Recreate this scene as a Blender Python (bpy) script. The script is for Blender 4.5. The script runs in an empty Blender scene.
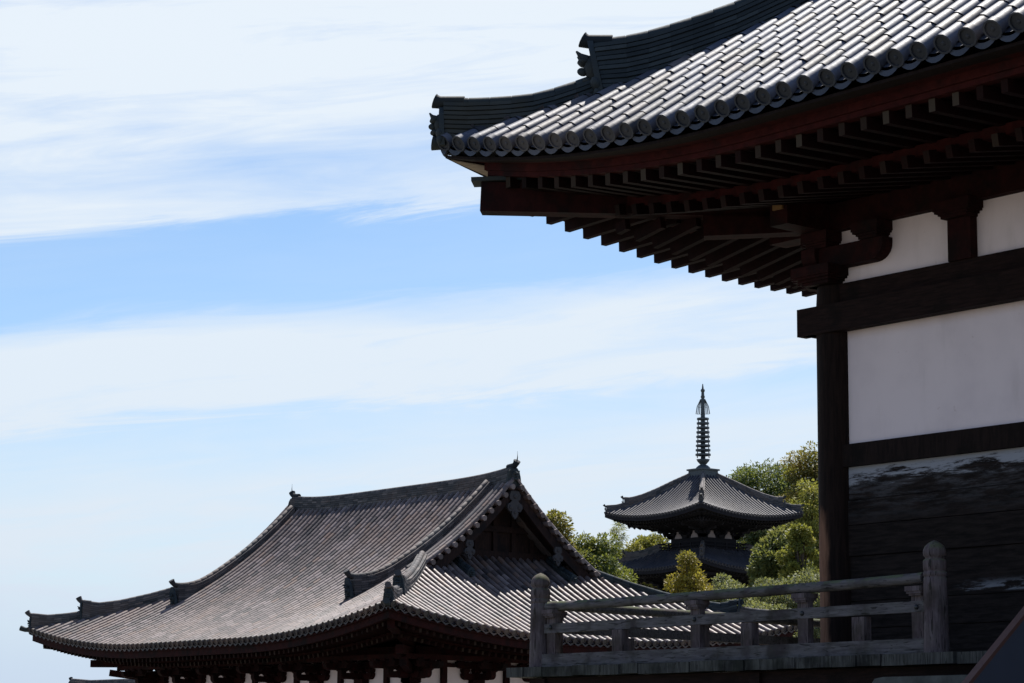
import bpy, math, random
from mathutils import Vector, Matrix
rnd = random.Random(7)
S = bpy.context.scene
COL = S.collection
PI = math.pi
V3 = Vector

# ------------------------------------------------------------------ camera
YAW, PITCH, ROLL, FPX = math.radians(50.9), math.radians(9.892), math.radians(0.491), 2372.5
cam = bpy.data.cameras.new('camera'); camo = bpy.data.objects.new('camera', cam); COL.objects.link(camo)
cam.sensor_width = 36.0; cam.lens = FPX / 1024 * 36.0
cam.clip_start = 0.1; cam.clip_end = 9000
_c, _s = math.cos(YAW), math.sin(YAW)
_R = V3((_c, _s, 0)); _H = V3((-_s, _c, 0)); _Z = V3((0, 0, 1))
_F = _H * math.cos(PITCH) + _Z * math.sin(PITCH); _U = -_H * math.sin(PITCH) + _Z * math.cos(PITCH)
_R2 = _R * math.cos(ROLL) + _U * math.sin(ROLL); _U2 = _U * math.cos(ROLL) - _R * math.sin(ROLL)
M = Matrix((_R2, _U2, -_F)).transposed().to_4x4(); M.translation = V3((0, 0, 1.6))
camo.matrix_world = M
S.camera = camo

# ------------------------------------------------------------------ light
sun_dir = V3((-0.32, 0.45, 1.0)).normalized()
SUN_EL = math.asin(sun_dir.z)
sl = bpy.data.lights.new('sun', 'SUN'); so = bpy.data.objects.new('sun', sl); COL.objects.link(so)
sl.energy = 5.0; sl.angle = math.radians(0.55); sl.color = (1.0, 0.95, 0.88)
so.rotation_euler = sun_dir.to_track_quat('Z', 'Y').to_euler(); so.location = (0, 0, 60)

S.view_settings.view_transform = 'Standard'; S.view_settings.look = 'None'
S.view_settings.exposure = 0.6; S.view_settings.gamma = 1.0; S.view_settings.use_curve_mapping = False
SKY_STRENGTH = 0.10

# ------------------------------------------------------------------ node helpers
class NT:
    def __init__(s, tree): s.t = tree; s.n = tree.nodes; s.l = tree.links
    def add(s, typ, **kw):
        n = s.n.new(typ)
        for k, v in kw.items(): setattr(n, k, v)
        return n
    def put(s, sock, v):
        if hasattr(v, 'is_output'): s.l.new(v, sock)
        elif v is not None: sock.default_value = v
    def math(s, op, a, b=None, c=None, clamp=False):
        n = s.add('ShaderNodeMath', operation=op, use_clamp=clamp)
        for i, x in enumerate((a, b, c)):
            if x is not None: s.put(n.inputs[i], x)
        return n.outputs[0]
    def mix(s, f, a, b, mode='MIX'):
        n = s.add('ShaderNodeMix', data_type='RGBA', blend_type=mode, clamp_factor=True)
        s.put(n.inputs[0], f)
        s.put(n.inputs[6], col4(a)); s.put(n.inputs[7], col4(b))
        return n.outputs[2]
    def noise(s, vec, scale, detail=4, rough=0.55, dist=0.0):
        n = s.add('ShaderNodeTexNoise'); s.put(n.inputs['Vector'], vec)
        n.inputs['Scale'].default_value = scale; n.inputs['Detail'].default_value = detail
        n.inputs['Roughness'].default_value = rough; n.inputs['Distortion'].default_value = dist
        return n.outputs['Fac']
    def ramp(s, f, stops, mode='LINEAR'):
        n = s.add('ShaderNodeValToRGB'); s.put(n.inputs[0], f); cr = n.color_ramp; cr.interpolation = mode
        while len(cr.elements) < len(stops): cr.elements.new(0.5)
        for e, (p, c) in zip(cr.elements, stops):
            e.position = p; e.color = col4(c) if not isinstance(c, (int, float)) else (c, c, c, 1)
        return n.outputs[0]
    def scale(s, vec, sc):
        n = s.add('ShaderNodeMapping'); s.put(n.inputs[0], vec); n.inputs['Scale'].default_value = sc
        return n.outputs[0]
    def smooth(s, x, a, b):
        n = s.add('ShaderNodeMapRange', interpolation_type='SMOOTHSTEP')
        s.put(n.inputs[0], x); n.inputs[1].default_value = a; n.inputs[2].default_value = b
        return n.outputs[0]
def col4(c):
    if hasattr(c, 'is_output'): return c
    return (c[0], c[1], c[2], 1.0)

# ------------------------------------------------------------------ sky
w = bpy.data.worlds.new('World'); S.world = w; w.use_nodes = True
t = NT(w.node_tree); w.node_tree.nodes.clear()
sky = t.add('ShaderNodeTexSky', sky_type='NISHITA'); sky.sun_disc = False
sky.sun_elevation = SUN_EL; sky.sun_rotation = math.atan2(sun_dir.x, sun_dir.y)
sky.air_density = 1.0; sky.dust_density = 0.6; sky.ozone_density = 1.6
tc = t.add('ShaderNodeTexCoord'); sep = t.add('ShaderNodeSeparateXYZ'); t.put(sep.inputs[0], tc.outputs['Generated'])
dx, dy, dz = sep.outputs
# azimuth measured from the north-west, elevation tangent
a1 = t.math('ADD', t.math('MULTIPLY', dx, _c), t.math('MULTIPLY', dy, _s))
a2 = t.math('ADD', t.math('MULTIPLY', dx, -_s), t.math('MULTIPLY', dy, _c))
az = t.math('ARCTAN2', a1, a2)
hl = t.math('SQRT', t.math('ADD', t.math('MULTIPLY', dx, dx), t.math('MULTIPLY', dy, dy)))
el = t.math('DIVIDE', dz, t.math('MAXIMUM', hl, 0.02))
cmb = t.add('ShaderNodeCombineXYZ'); t.put(cmb.inputs[0], az); t.put(cmb.inputs[1], t.math('MULTIPLY', el, 1.0))
vec = cmb.outputs[0]
rot = t.add('ShaderNodeMapping'); t.put(rot.inputs[0], vec); rot.inputs['Rotation'].default_value = (0, 0, math.radians(-7))
rv = rot.outputs[0]
n1 = t.noise(t.scale(rv, (4.0, 22.0, 1)), 1.0, 5, 0.55, 0.3)      # broad streaks
n2 = t.noise(t.scale(rv, (9.0, 75.0, 1)), 1.0, 8, 0.66, 0.8)     # fine wisps
n3 = t.noise(t.scale(rv, (2.2, 5.0, 1)), 1.0, 3, 0.5, 0.0)        # slow bend
sy = t.add('ShaderNodeSeparateXYZ'); t.put(sy.inputs[0], rv)
e2 = sy.outputs[1]
e3 = t.math('ADD', e2, t.math('MULTIPLY', t.math('SUBTRACT', n3, 0.5), 0.055))
e4 = t.math('ADD', e3, t.math('MULTIPLY', t.math('SUBTRACT', n2, 0.5), 0.030))
band = t.ramp(t.math('MULTIPLY', e4, 2.5),
    [(0.00, 0.62), (0.10, 0.55), (0.20, 0.96), (0.295, 0.90), (0.335, 0.60), (0.365, 0.50), (0.390, 0.98), (0.462, 0.94),
     (0.505, 0.06), (0.578, 0.05), (0.60, 0.84), (0.66, 0.70), (0.72, 0.86), (0.80, 0.98), (0.95, 0.6)], 'EASE')
dens = t.math('ADD', band, t.math('MULTIPLY', t.math('MULTIPLY', t.math('SUBTRACT', n1, 0.5), 1.6), t.math('ADD', band, 0.1)))
dens = t.math('ADD', dens, t.math('MULTIPLY', t.math('MULTIPLY', t.math('SUBTRACT', n2, 0.5), 1.3), t.math('ADD', band, 0.05)), clamp=True)
# the cirrus fills the north-western sky; elsewhere only a few wisps
front = t.smooth(t.math('ABSOLUTE', az), 1.5, 0.7)
low = t.smooth(el, 0.9, 0.45)
dens = t.math('MULTIPLY', dens, t.math('ADD', 0.12, t.math('MULTIPLY', t.math('MULTIPLY', front, low), 0.88)))
ccol = t.ramp(t.math('MULTIPLY', el, 2.0), [(0.0, (.59, .70, .88)), (0.07, (.62, .74, .91)), (0.16, (.76, .85, .95)), (0.30, (.80, .89, .985)), (0.60, (.86, .94, 1.02))])
ccol = t.mix(1.0, ccol, (6.35, 6.35, 6.35), 'MULTIPLY')
hz = t.smooth(el, 0.16, 0.02)                        # thin veil thickens towards the horizon
dens = t.math('MAXIMUM', dens, t.math('MULTIPLY', hz, 0.97))
blue = t.mix(1.0, sky.outputs[0], (0.70, 0.80, 0.90), 'MULTIPLY')
fin = t.mix(t.math('MULTIPLY', dens, 0.97), blue, ccol)
bg = t.add('ShaderNodeBackground'); t.put(bg.inputs[0], fin); bg.inputs[1].default_value = SKY_STRENGTH
out = t.add('ShaderNodeOutputWorld'); t.l.new(bg.outputs[0], out.inputs[0])

# ------------------------------------------------------------------ materials
MAT = {}
def material(name):
    m = bpy.data.materials.new(name); m.use_nodes = True; MAT[name] = m
    t = NT(m.node_tree); b = m.node_tree.nodes['Principled BSDF']
    tc = t.add('ShaderNodeTexCoord')
    return t, b, tc.outputs['Object']
def tone(t): return t.add('ShaderNodeAttribute', attribute_name='tone').outputs['Fac']
def bump(t, b, h, strength=0.3, dist=0.02):
    n = t.add('ShaderNodeBump'); n.inputs['Strength'].default_value = strength; n.inputs['Distance'].default_value = dist
    t.put(n.inputs['Height'], h); t.l.new(n.outputs[0], b.inputs['Normal'])
def tile_mat(name, dark, mid, light, rust, rough, spec=0.5, mottle=3.0):
    t, b, o = material(name)
    c = t.ramp(tone(t), [(0.0, dark), (0.45, mid), (0.8, light), (1.0, rust)])
    n = t.noise(o, mottle, 5, 0.6); n2 = t.noise(o, mottle * 9, 4, 0.6)
    c = t.mix(t.math('MULTIPLY', t.smooth(n, 0.45, 0.75), 0.5), c, dark)
    c = t.mix(t.math('MULTIPLY', t.smooth(n2, 0.52, 0.8), 0.18), c, light)
    n5 = t.noise(o, .35, 4, .65); c = t.mix(t.math('MULTIPLY', t.smooth(n5, 0.46, 0.68), 0.6), c, rust)
    t.put(b.inputs['Base Color'], c)
    t.put(b.inputs['Roughness'], t.math('ADD', rough - 0.08, t.math('MULTIPLY', n2, 0.2)))
    b.inputs['Specular IOR Level'].default_value = spec
    bump(t, b, n2, 0.15, 0.01)
tile_mat('tile_silver', (.015, .018, .027), (.056, .067, .102), (.086, .098, .140), (.100, .086, .090), .54, .32)
tile_mat('tile_weathered', (.022, .019, .022), (.100, .074, .071), (.205, .160, .155), (.15, .095, .075), .52, .45, 1.2)
tile_mat('tile_ridge', (.012, .017, .022), (.028, .038, .046), (.058, .072, .080), (.055, .052, .040), .72, .15)
tile_mat('tile_ridge_pale', (.030, .033, .037), (.072, .071, .074), (.16, .143, .138), (.12, .09, .08), .7, .2)
tile_mat('tile_slate', (.04, .04, .05), (.058, .055, .067), (.086, .080, .09), (.09, .078, .075), .58, .3, 1.0)
def wood_mat(name, a, b_, stretch=(1, 1, 1), rough=.75, grain=6, stain=None, moss=None, tip=None, spec=.08, crack=False):
    t, b, o = material(name)
    n = t.noise(t.scale(o, stretch), grain, 6, 0.65, 0.4); n2 = t.noise(o, 1.7, 4, 0.6)
    c = t.mix(t.smooth(n, 0.3, 0.7), a, b_)
    if stain: c = t.mix(t.math('MULTIPLY', t.smooth(n2, 0.48, 0.66), 0.85), c, stain)
    if crack:
        nc = t.noise(t.scale(o, tuple(q * 2.2 for q in stretch)), grain * .8, 3, .5, .6)
        c = t.mix(t.math('MULTIPLY', t.smooth(nc, .60, .64), .75), c, (.012, .010, .010))
    if moss:
        g = t.add('ShaderNodeNewGeometry'); sp = t.add('ShaderNodeSeparateXYZ'); t.put(sp.inputs[0], g.outputs['Normal'])
        up = t.smooth(sp.outputs[2], 0.1, 0.8)
        n3 = t.noise(o, 5.0, 5, 0.65)
        f = t.math('MULTIPLY', t.math('ADD', up, 0.10), t.smooth(n3, 0.40, 0.60), clamp=True)
        c = t.mix(t.math('MULTIPLY', f, 0.8), c, moss)
    if tip: c = t.mix(tone(t), c, tip)
    t.put(b.inputs['Base Color'], c); b.inputs['Roughness'].default_value = rough
    b.inputs['Specular IOR Level'].default_value = spec
    bump(t, b, n, 0.35, 0.01)
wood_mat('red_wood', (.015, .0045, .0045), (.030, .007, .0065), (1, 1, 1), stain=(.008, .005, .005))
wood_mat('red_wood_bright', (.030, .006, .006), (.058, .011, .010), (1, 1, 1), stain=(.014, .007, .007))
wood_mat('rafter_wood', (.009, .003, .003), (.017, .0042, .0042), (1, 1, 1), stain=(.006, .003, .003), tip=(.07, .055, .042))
wood_mat('dark_wood', (.009, .0055, .005), (.019, .011, .0095), (4, 4, .6), stain=(.007, .005, .0045))
wood_mat('beam_wood', (.010, .0055, .005), (.024, .012, .0105), (.6, 4, 6), stain=(.008, .005, .0045))
wood_mat('grey_wood', (.072, .063, .066), (.145, .128, .134), (.8, 7, 7), stain=(.036, .028, .028), moss=(.095, .115, .055), grain=4, crack=True)
wood_mat('grey_post', (.066, .048, .052), (.145, .112, .118), (7, 7, .7), stain=(.038, .024, .026), moss=(.11, .125, .06), grain=4, crack=True)
wood_mat('deck_edge', (.034, .032, .031), (.095, .090, .084), (6, 1, .6), stain=(.009, .009, .009), moss=(.075, .088, .05), grain=5, crack=True)
wood_mat('gable_wood', (.014, .009, .009), (.034, .019, .016), (4, 4, .6), stain=(.010, .008, .009))
wood_mat('bark', (.05, .038, .03), (.11, .085, .065), (3, 3, .5), rough=.9)
wood_mat('pale_board', (.22, .17, .13), (.33, .26, .20), (1, 5, 1))
wood_mat('pagoda_wood', (.012, .012, .015), (.022, .020, .023), (1, 1, .5))
def pillar_mat():
    t, b, o = material('pillar_wood')
    n = t.noise(t.scale(o, (6, 6, .5)), 5, 6, .65, .4); c = t.mix(t.smooth(n, .3, .7), (.009, .0055, .005), (.021, .012, .010))
    sp = t.add('ShaderNodeSeparateXYZ'); t.put(sp.inputs[0], o)
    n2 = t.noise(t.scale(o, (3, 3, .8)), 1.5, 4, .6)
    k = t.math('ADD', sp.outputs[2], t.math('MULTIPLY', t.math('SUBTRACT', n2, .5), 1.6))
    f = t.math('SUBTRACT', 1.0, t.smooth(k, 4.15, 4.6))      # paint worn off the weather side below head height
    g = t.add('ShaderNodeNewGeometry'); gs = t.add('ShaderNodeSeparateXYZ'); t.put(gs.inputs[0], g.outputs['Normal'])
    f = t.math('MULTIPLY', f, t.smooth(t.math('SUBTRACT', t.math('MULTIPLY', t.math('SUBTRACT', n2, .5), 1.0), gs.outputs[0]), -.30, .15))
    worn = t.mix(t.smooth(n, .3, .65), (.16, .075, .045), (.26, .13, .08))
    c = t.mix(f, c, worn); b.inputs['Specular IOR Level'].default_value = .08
    t.put(b.inputs['Base Color'], c); b.inputs['Roughness'].default_value = .75; bump(t, b, n, .3, .01)
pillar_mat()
def plaster_mat():
    t, b, o = material('plaster')
    n = t.noise(o, 1.3, 5, .6); n2 = t.noise(t.scale(o, (1, 1, .25)), 3.0, 5, .6); n3 = t.noise(o, 9, 3, .5)
    c = t.mix(t.smooth(n, .4, .75), (.82, .685, .69), (.74, .615, .625))
    c = t.mix(t.math('MULTIPLY', t.smooth(n2, .50, .78), .32), c, (.52, .42, .40))
    c = t.mix(t.math('MULTIPLY', t.smooth(n3, .70, .78), .3), c, (.42, .27, .24))
    t.put(b.inputs['Base Color'], c); b.inputs['Roughness'].default_value = .9
    bump(t, b, n3, .08, .01)
plaster_mat()
def plank_mat():
    t, b, o = material('worn_planks')
    sp = t.add('ShaderNodeSeparateXYZ'); t.put(sp.inputs[0], o)
    n = t.noise(t.scale(o, (.8, 1, 7)), 4, 6, .7, .3)
    n2 = t.noise(t.scale(o, (.55, 1, 3.6)), 3.4, 8, .74, .2); n4 = t.noise(o, .9, 2, .5)
    c = t.mix(t.smooth(n, .3, .7), (.008, .006, .0055), (.027, .019, .017))
    # remains of whitewash clinging under the rail, fading out downwards
    z = sp.outputs[2]
    hgt = t.math('DIVIDE', t.math('SUBTRACT', z, 4.3), 0.72, clamp=True)
    thr = t.math('SUBTRACT', 0.74, t.math('MULTIPLY', t.math('POWER', hgt, 2.2), 0.42))
    m = t.smooth(t.math('SUBTRACT', t.math('ADD', n2, t.math('MULTIPLY', t.math('SUBTRACT', n4, .5), .25)), thr), -0.03, 0.09)
    low = t.math('MULTIPLY', t.smooth(z, 3.44, 3.47), t.math('SUBTRACT', 1.0, t.smooth(z, 3.50, 3.62)))
    low = t.math('MULTIPLY', low, t.smooth(sp.outputs[0], 1.8, 2.2))
    film = t.math('MULTIPLY', t.math('MULTIPLY', t.smooth(n2, .42, .62), hgt), .22)
    m = t.math('MAXIMUM', t.math('MULTIPLY', m, .75), film)
    m2 = t.math('MULTIPLY', low, t.math('MULTIPLY', t.smooth(n2, .47, .58), .45))
    m = t.math('MAXIMUM', m, m2)
    c = t.mix(m, c, (.42, .42, .46))
    b.inputs['Specular IOR Level'].default_value = .08
    t.put(b.inputs['Base Color'], c); b.inputs['Roughness'].default_value = .8
    bump(t, b, n, .4, .01)
plank_mat()
def simple(name, c, rough=.6, spec=.5, metal=0.0, var=.3, scale=6):
    t, b, o = material(name)
    n = t.noise(o, scale, 5, .6)
    k = t.mix(n, tuple(x * (1 - var) for x in c), tuple(x * (1 + var) for x in c))
    t.put(b.inputs['Base Color'], k); b.inputs['Roughness'].default_value = rough
    b.inputs['Specular IOR Level'].default_value = spec; b.inputs['Metallic'].default_value = metal
    return t, b, o
simple('bronze', (.06, .07, .075), .55, .5, .3)
simple('plaster_shaded', (.30, .25, .245), .9, .2, 0, .2, 3)  # plaster with the shade of the pagoda panels mixed into its colour
simple('pendant_grey', (.04, .037, .04), .8, .3)
simple('iron', (.02, .02, .022), .5)
simple('stone', (.085, .085, .08), .9, .2, 0, .8, 7)
simple('panel_blue', (.055, .062, .085), .45, .5, 0, .15, 2)
simple('edge_brown', (.10, .045, .035), .6)
simple('gilt_end', (.20, .10, .03), .7)
def ground_mat():
    t, b, o = material('gravel')
    n = t.noise(o, .05, 4, .6); n2 = t.noise(o, 14, 3, .7)
    c = t.mix(n2, (.12, .11, .095), (.26, .24, .205)); c = t.mix(t.smooth(n, .5, .62), c, (.06, .07, .035))
    t.put(b.inputs['Base Color'], c); b.inputs['Roughness'].default_value = .95; bump(t, b, n2, .5, .02)
ground_mat()
def leaf_mat(name, a, m, z):
    t, b, o = material(name)
    c = t.ramp(tone(t), [(0, a), (.5, m), (1, z)])
    t.put(b.inputs['Base Color'], c); b.inputs['Roughness'].default_value = .55; b.inputs['Specular IOR Level'].default_value = .3
    tr = t.add('ShaderNodeBsdfTranslucent'); t.put(tr.inputs[0], t.mix(.6, c, (.20, .20, .02)))
    ms = t.add('ShaderNodeMixShader'); ms.inputs[0].default_value = .5
    o_ = t.n['Material Output']; t.l.new(b.outputs[0], ms.inputs[1]); t.l.new(tr.outputs[0], ms.inputs[2]); t.l.new(ms.outputs[0], o_.inputs[0])
leaf_mat('leaf_evergreen', (0.043, 0.078, 0.030), (0.095, 0.146, 0.044), (0.246, 0.233, 0.051))
leaf_mat('leaf_pine', (0.034, 0.074, 0.038), (0.067, 0.128, 0.051), (0.142, 0.194, 0.060))
leaf_mat('leaf_autumn', (.09, .10, .03), (.19, .165, .045), (.40, .25, .06))
leaf_mat('leaf_lime', (.14, .165, .045), (.26, .26, .06), (.42, .36, .09))
leaf_mat('leaf_blue', (.075, .10, .045), (.14, .175, .07), (.26, .25, .09))
leaf_mat('leaf_amber', (0.189, 0.166, 0.034), (0.379, 0.273, 0.043), (0.450, 0.389, 0.068))
leaf_mat('leaf_grey', (0.095, 0.121, 0.068), (0.180, 0.205, 0.111), (0.284, 0.292, 0.144))
leaf_mat('leaf_bamboo', (0.151, 0.194, 0.060), (0.302, 0.330, 0.094), (0.450, 0.450, 0.152))

# ------------------------------------------------------------------ mesh builder
class MB:
    def __init__(s): s.v = []; s.f = []; s.t = []; s.sm = []
    def face(s, idx, tn=.5, sm=False): s.f.append(idx); s.t.append(tn); s.sm.append(sm)
    def quad(s, a, b, c, d, tn=.5, sm=False):
        i = len(s.v); s.v += [a, b, c, d]; s.face((i, i + 1, i + 2, i + 3), tn, sm)
    def grid(s, rows, tn=.5, sm=True, close=False):
        """rows: list of equally long point lists"""
        i0 = len(s.v); n = len(rows[0])
        for r in rows: s.v += r
        for j in range(len(rows) - 1):
            for k in range(n if close else n - 1):
                a = i0 + j * n + k; b = i0 + j * n + (k + 1) % n
                s.face((a, b, b + n, a + n), tn if not callable(tn) else tn(j, k), sm)
        return i0, n
    def cap(s, pts, tn=.5):
        i = len(s.v); s.v += list(pts); s.face(tuple(range(i, i + len(pts))), tn)
    def obox(s, c, X, Y, Z, tn=.5, tz=None):
        """oriented box: half vectors"""
        c = V3(c); i = len(s.v)
        for a in (-1, 1):
            for b in (-1, 1):
                for d in (-1, 1): s.v.append(c + X * a + Y * b + Z * d)
        for q in ((0, 1, 3, 2), (4, 6, 7, 5), (0, 4, 5, 1), (2, 3, 7, 6), (0, 2, 6, 4), (1, 5, 7, 3)):
            s.face(tuple(i + k for k in q), tn)
    def box(s, x0, y0, z0, x1, y1, z1, tn=.5):
        s.obox(((x0 + x1) / 2, (y0 + y1) / 2, (z0 + z1) / 2), V3((abs(x1 - x0) / 2, 0, 0)), V3((0, abs(y1 - y0) / 2, 0)), V3((0, 0, abs(z1 - z0) / 2)), tn)
    def beam(s, A, B, wd, h, tn=.5, tip=None, taper=1.0):
        """box from A to B (A and B on the centre line of the underside)"""
        A = V3(A); B = V3(B); d = (B - A).normalized(); sd = d.cross(_Z).normalized() * wd / 2; up = sd.normalized().cross(d) * h
        P = [A - sd, A + sd, A + sd + up, A - sd + up]; Q = [B - sd * taper, B + sd * taper, B + sd * taper + up, B - sd * taper + up]
        i = len(s.v); s.v += P + Q
        for q in ((1, 0, 4, 5), (2, 1, 5, 6), (3, 2, 6, 7), (0, 3, 7, 4), (4, 7, 6, 5)): s.face(tuple(i + k for k in q), tn)
        s.face((i, i + 1, i + 2, i + 3), tn if tip is None else tip)
    def tube(s, pts, rad, n=8, tn=.5, caps=True, flat=1.0):
        pts = [V3(p) for p in pts]; rows = []
        if not hasattr(rad, '__len__'): rad = [rad] * len(pts)
        for k, p in enumerate(pts):
            d = (pts[min(k + 1, len(pts) - 1)] - pts[max(k - 1, 0)]).normalized()
            a = d.cross(_Z); a = V3((1, 0, 0)) if a.length < 1e-3 else a.normalized(); b = a.cross(d)
            rows.append([p + (a * math.cos(2 * PI * q / n) + b * math.sin(2 * PI * q / n)) * rad[k] for q in range(n)])
        s.grid(rows, tn, True, True)
        if caps: s.cap(rows[0][::-1], tn); s.cap(rows[-1], tn)
    def lathe(s, c, prof, n=16, tn=.5):
        c = V3(c)
        rows = [[c + V3((r * math.cos(2 * PI * q / n), r * math.sin(2 * PI * q / n), z)) for q in range(n)] for r, z in prof]
        s.grid(rows, tn, True, True); s.cap(rows[0][::-1], tn); s.cap(rows[-1], tn)
    def blob(s, c, rx, ry, rz, tn=.5, X=V3((1, 0, 0)), Y=V3((0, 1, 0)), Z=V3((0, 0, 1))):
        c = V3(c); rows = []
        for j in range(7):
            th = PI * j / 6; rr = max(math.sin(th), .02)
            rows.append([c + X * rx * rr * math.cos(2 * PI * q / 8) + Y * ry * rr * math.sin(2 * PI * q / 8) - Z * rz * math.cos(th) for q in range(8)])
        s.grid(rows, tn, True, True)
    def prism(s, poly, ax, tn=.5):
        """closed polygon (3-D points) pushed along vector ax"""
        poly = [V3(p) for p in poly]; q = [p + ax for p in poly]; n = len(poly)
        s.cap(poly[::-1], tn); s.cap(q, tn)
        for k in range(n): s.quad(poly[k], poly[(k + 1) % n], q[(k + 1) % n], q[k], tn)
    def build(s, name, mat, parent=None, mods=None, fix=True):
        o_ = V3((0, 0, 0))
        p = parent
        while p is not None: o_ = o_ + p.location; p = p.parent
        me = bpy.data.meshes.new(name)
        # pivot at the piece's own centre
        n = max(len(s.v), 1)
        mn = V3((min(v[0] for v in s.v), min(v[1] for v in s.v), min(v[2] for v in s.v))); mx = V3((max(v[0] for v in s.v), max(v[1] for v in s.v), max(v[2] for v in s.v)))
        piv = (mn + mx) / 2 if parent is not None else V3(((mn.x + mx.x) / 2, (mn.y + mx.y) / 2, mn.z))
        if name in KEEP_PIVOT: piv = o_
        me.from_pydata([tuple(V3(v) - piv) for v in s.v], [], s.f)
        at = me.attributes.new('tone', 'FLOAT', 'FACE'); at.data.foreach_set('value', s.t)
        me.polygons.foreach_set('use_smooth', s.sm)
        me.materials.append(MAT[mat]); me.update()
        o = bpy.data.objects.new(name, me); COL.objects.link(o)
        o.location = piv - o_
        if parent: o.parent = parent
        return o
KEEP_PIVOT = {'pillar', 'plank_wall', 'plaster_panel'}
def tag(o, label=None, cat=None, group=None, kind=None):
    for k, v in (('label', label), ('category', cat), ('group', group), ('kind', kind)):
        if v: o[k] = v
    return o
def empty(name, loc, label, cat, group=None):
    o = bpy.data.objects.new(name, None); COL.objects.link(o); o.location = loc; o.empty_display_size = .5
    return tag(o, label, cat, group)
def rt(a=.5, b=.25): return min(1, max(0, rnd.gauss(a, b)))

# ------------------------------------------------------------------ roofs
def roof_face(mb, org, U, V, L, vtop, zf, pitch, r, tl, seg=6, fine=True, u0=0.0, u1=None, vmin=0.0, tn=(.45, .22), cap=True, lip=True, proud=.15):
    u1 = L if u1 is None else u1
    n = max(2, round(L / pitch)); p = L / n
    def P(u, v, dz=0): return V3((org[0] + U.x * u + V.x * v, org[1] + U.y * u + V.y * v, zf(u, v) + dz))
    def frame(u, v):
        tg = (P(u, v + .05) - P(u, v - .05)).normalized(); return tg, U.cross(tg).normalized()
    ang = [math.radians(-25 + 230 * k / seg) for k in range(seg + 1)]
    def arc(u, v, rad, lift=0):
        c = P(u, v); tg, nn = frame(u, v); c = c + nn * (r * proud + lift)
        return [c + (U * math.cos(a) + nn * math.sin(a)) * rad for a in ang], c, tg, nn
    def vt(u): return vtop(min(max(u, 0.01), L - .01))
    for i in range(n):
        u = (i + .5) * p
        if u < u0 or u > u1: continue
        top = vt(u); v = vmin - .03; k = 0; first = rnd.uniform(.78, 1.0) if fine else rnd.uniform(.35, 1.0)
        rowt = rt(tn[0], .08)
        while v < top - .02:
            step = tl / math.sqrt(1 + ((zf(u, v + .2) - zf(u, v)) / .2) ** 2)
            ve = min(v + step * (first if k == 0 else 1), top)
            tt = min(1, max(0, rowt + rnd.gauss(0, tn[1])))
            if rnd.random() < .03: tt = 1.0
            A, c, tg, nn = arc(u, v, r * 1.03)
            if fine:
                jo = U * rnd.uniform(-.007, .007) + nn * rnd.uniform(-.004, .006); A = [q + jo for q in A]
                B = [q + jo * .4 for q in arc(u, v + (ve - v) * .955, r * .97)[0]]; Cc = arc(u, v + (ve - v) * .96, r * .88)[0]; Dd = arc(u, ve + .01, r * .88)[0]
                mb.grid([A, B], tt); mb.grid([B, Cc], .05, False); mb.grid([Cc, Dd], .05)
            else:
                mb.grid([A, arc(u, ve, r * .985)[0]], tt)
            if k == 0 and cap:
                rr = r * 1.08
                ring = lambda q, d: [c - tg * d + (U * math.cos(2 * PI * j / 12) + nn * math.sin(2 * PI * j / 12)) * q for j in range(12)]
                R0, R1, R2, R3 = ring(rr, -.07), ring(rr, .02), ring(rr * .80, .02), ring(rr * .78, .005)
                mb.grid([R0, R1], tt if fine else .08, True, True); mb.grid([R1, R2], .08, False, True); mb.grid([R2, R3], 0, False, True); mb.cap(R3[::-1], .0)  # cap faces toned dark to carry the shade on the eave front
                if fine: mb.blob(c - tg * .004, r * .26, r * .26, r * .10, .03, U, nn, tg)
            v = ve; k += 1
    # channels
    ng = 7 if fine else 3
    for i in range(-1, n):
        ua, ub = (i + .5) * p, (i + 1.5) * p
        if ub < u0 or ua > u1: continue
        ua, ub = max(ua, 0.0), min(ub, L)
        um = (ua + ub) / 2
        top = max(vt(ua), vt(ub)) if fine else max(vt(um), .05)
        top = min(top, max(vt(um) + p * .5, .05)); v = vmin; k = 0
        us = [ua + (ub - ua) * q / (ng - 1) for q in range(ng)]
        dep = [-.065 * (1 - (2 * q / (ng - 1) - 1) ** 2) for q in range(ng)]
        while v < top - .02:
            step = (tl if fine else tl * 1.0) / 1.15
            ve = min(v + step, top)
            tt = rt(tn[0] - (.30 if fine else .32), .08)
            A = [P(uu, v, d + .022) for uu, d in zip(us, dep)]; B = [P(uu, ve, d) for uu, d in zip(us, dep)]
            A0 = [P(uu, v, d - .012) for uu, d in zip(us, dep)]
            mb.grid([A, B], tt); mb.grid([A0, A], .05, False)
            if k == 0 and lip:
                lo = [P(uu, v, d * 1.3 - .055) for uu, d in zip(us, dep)]; lo2 = [P(uu, v + .05, d * 1.3 - .05) for uu, d in zip(us, dep)]
                mb.grid([lo, A], .30 if fine else .05, True); mb.grid([lo2, lo], .1)
            v = ve; k += 1

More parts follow.
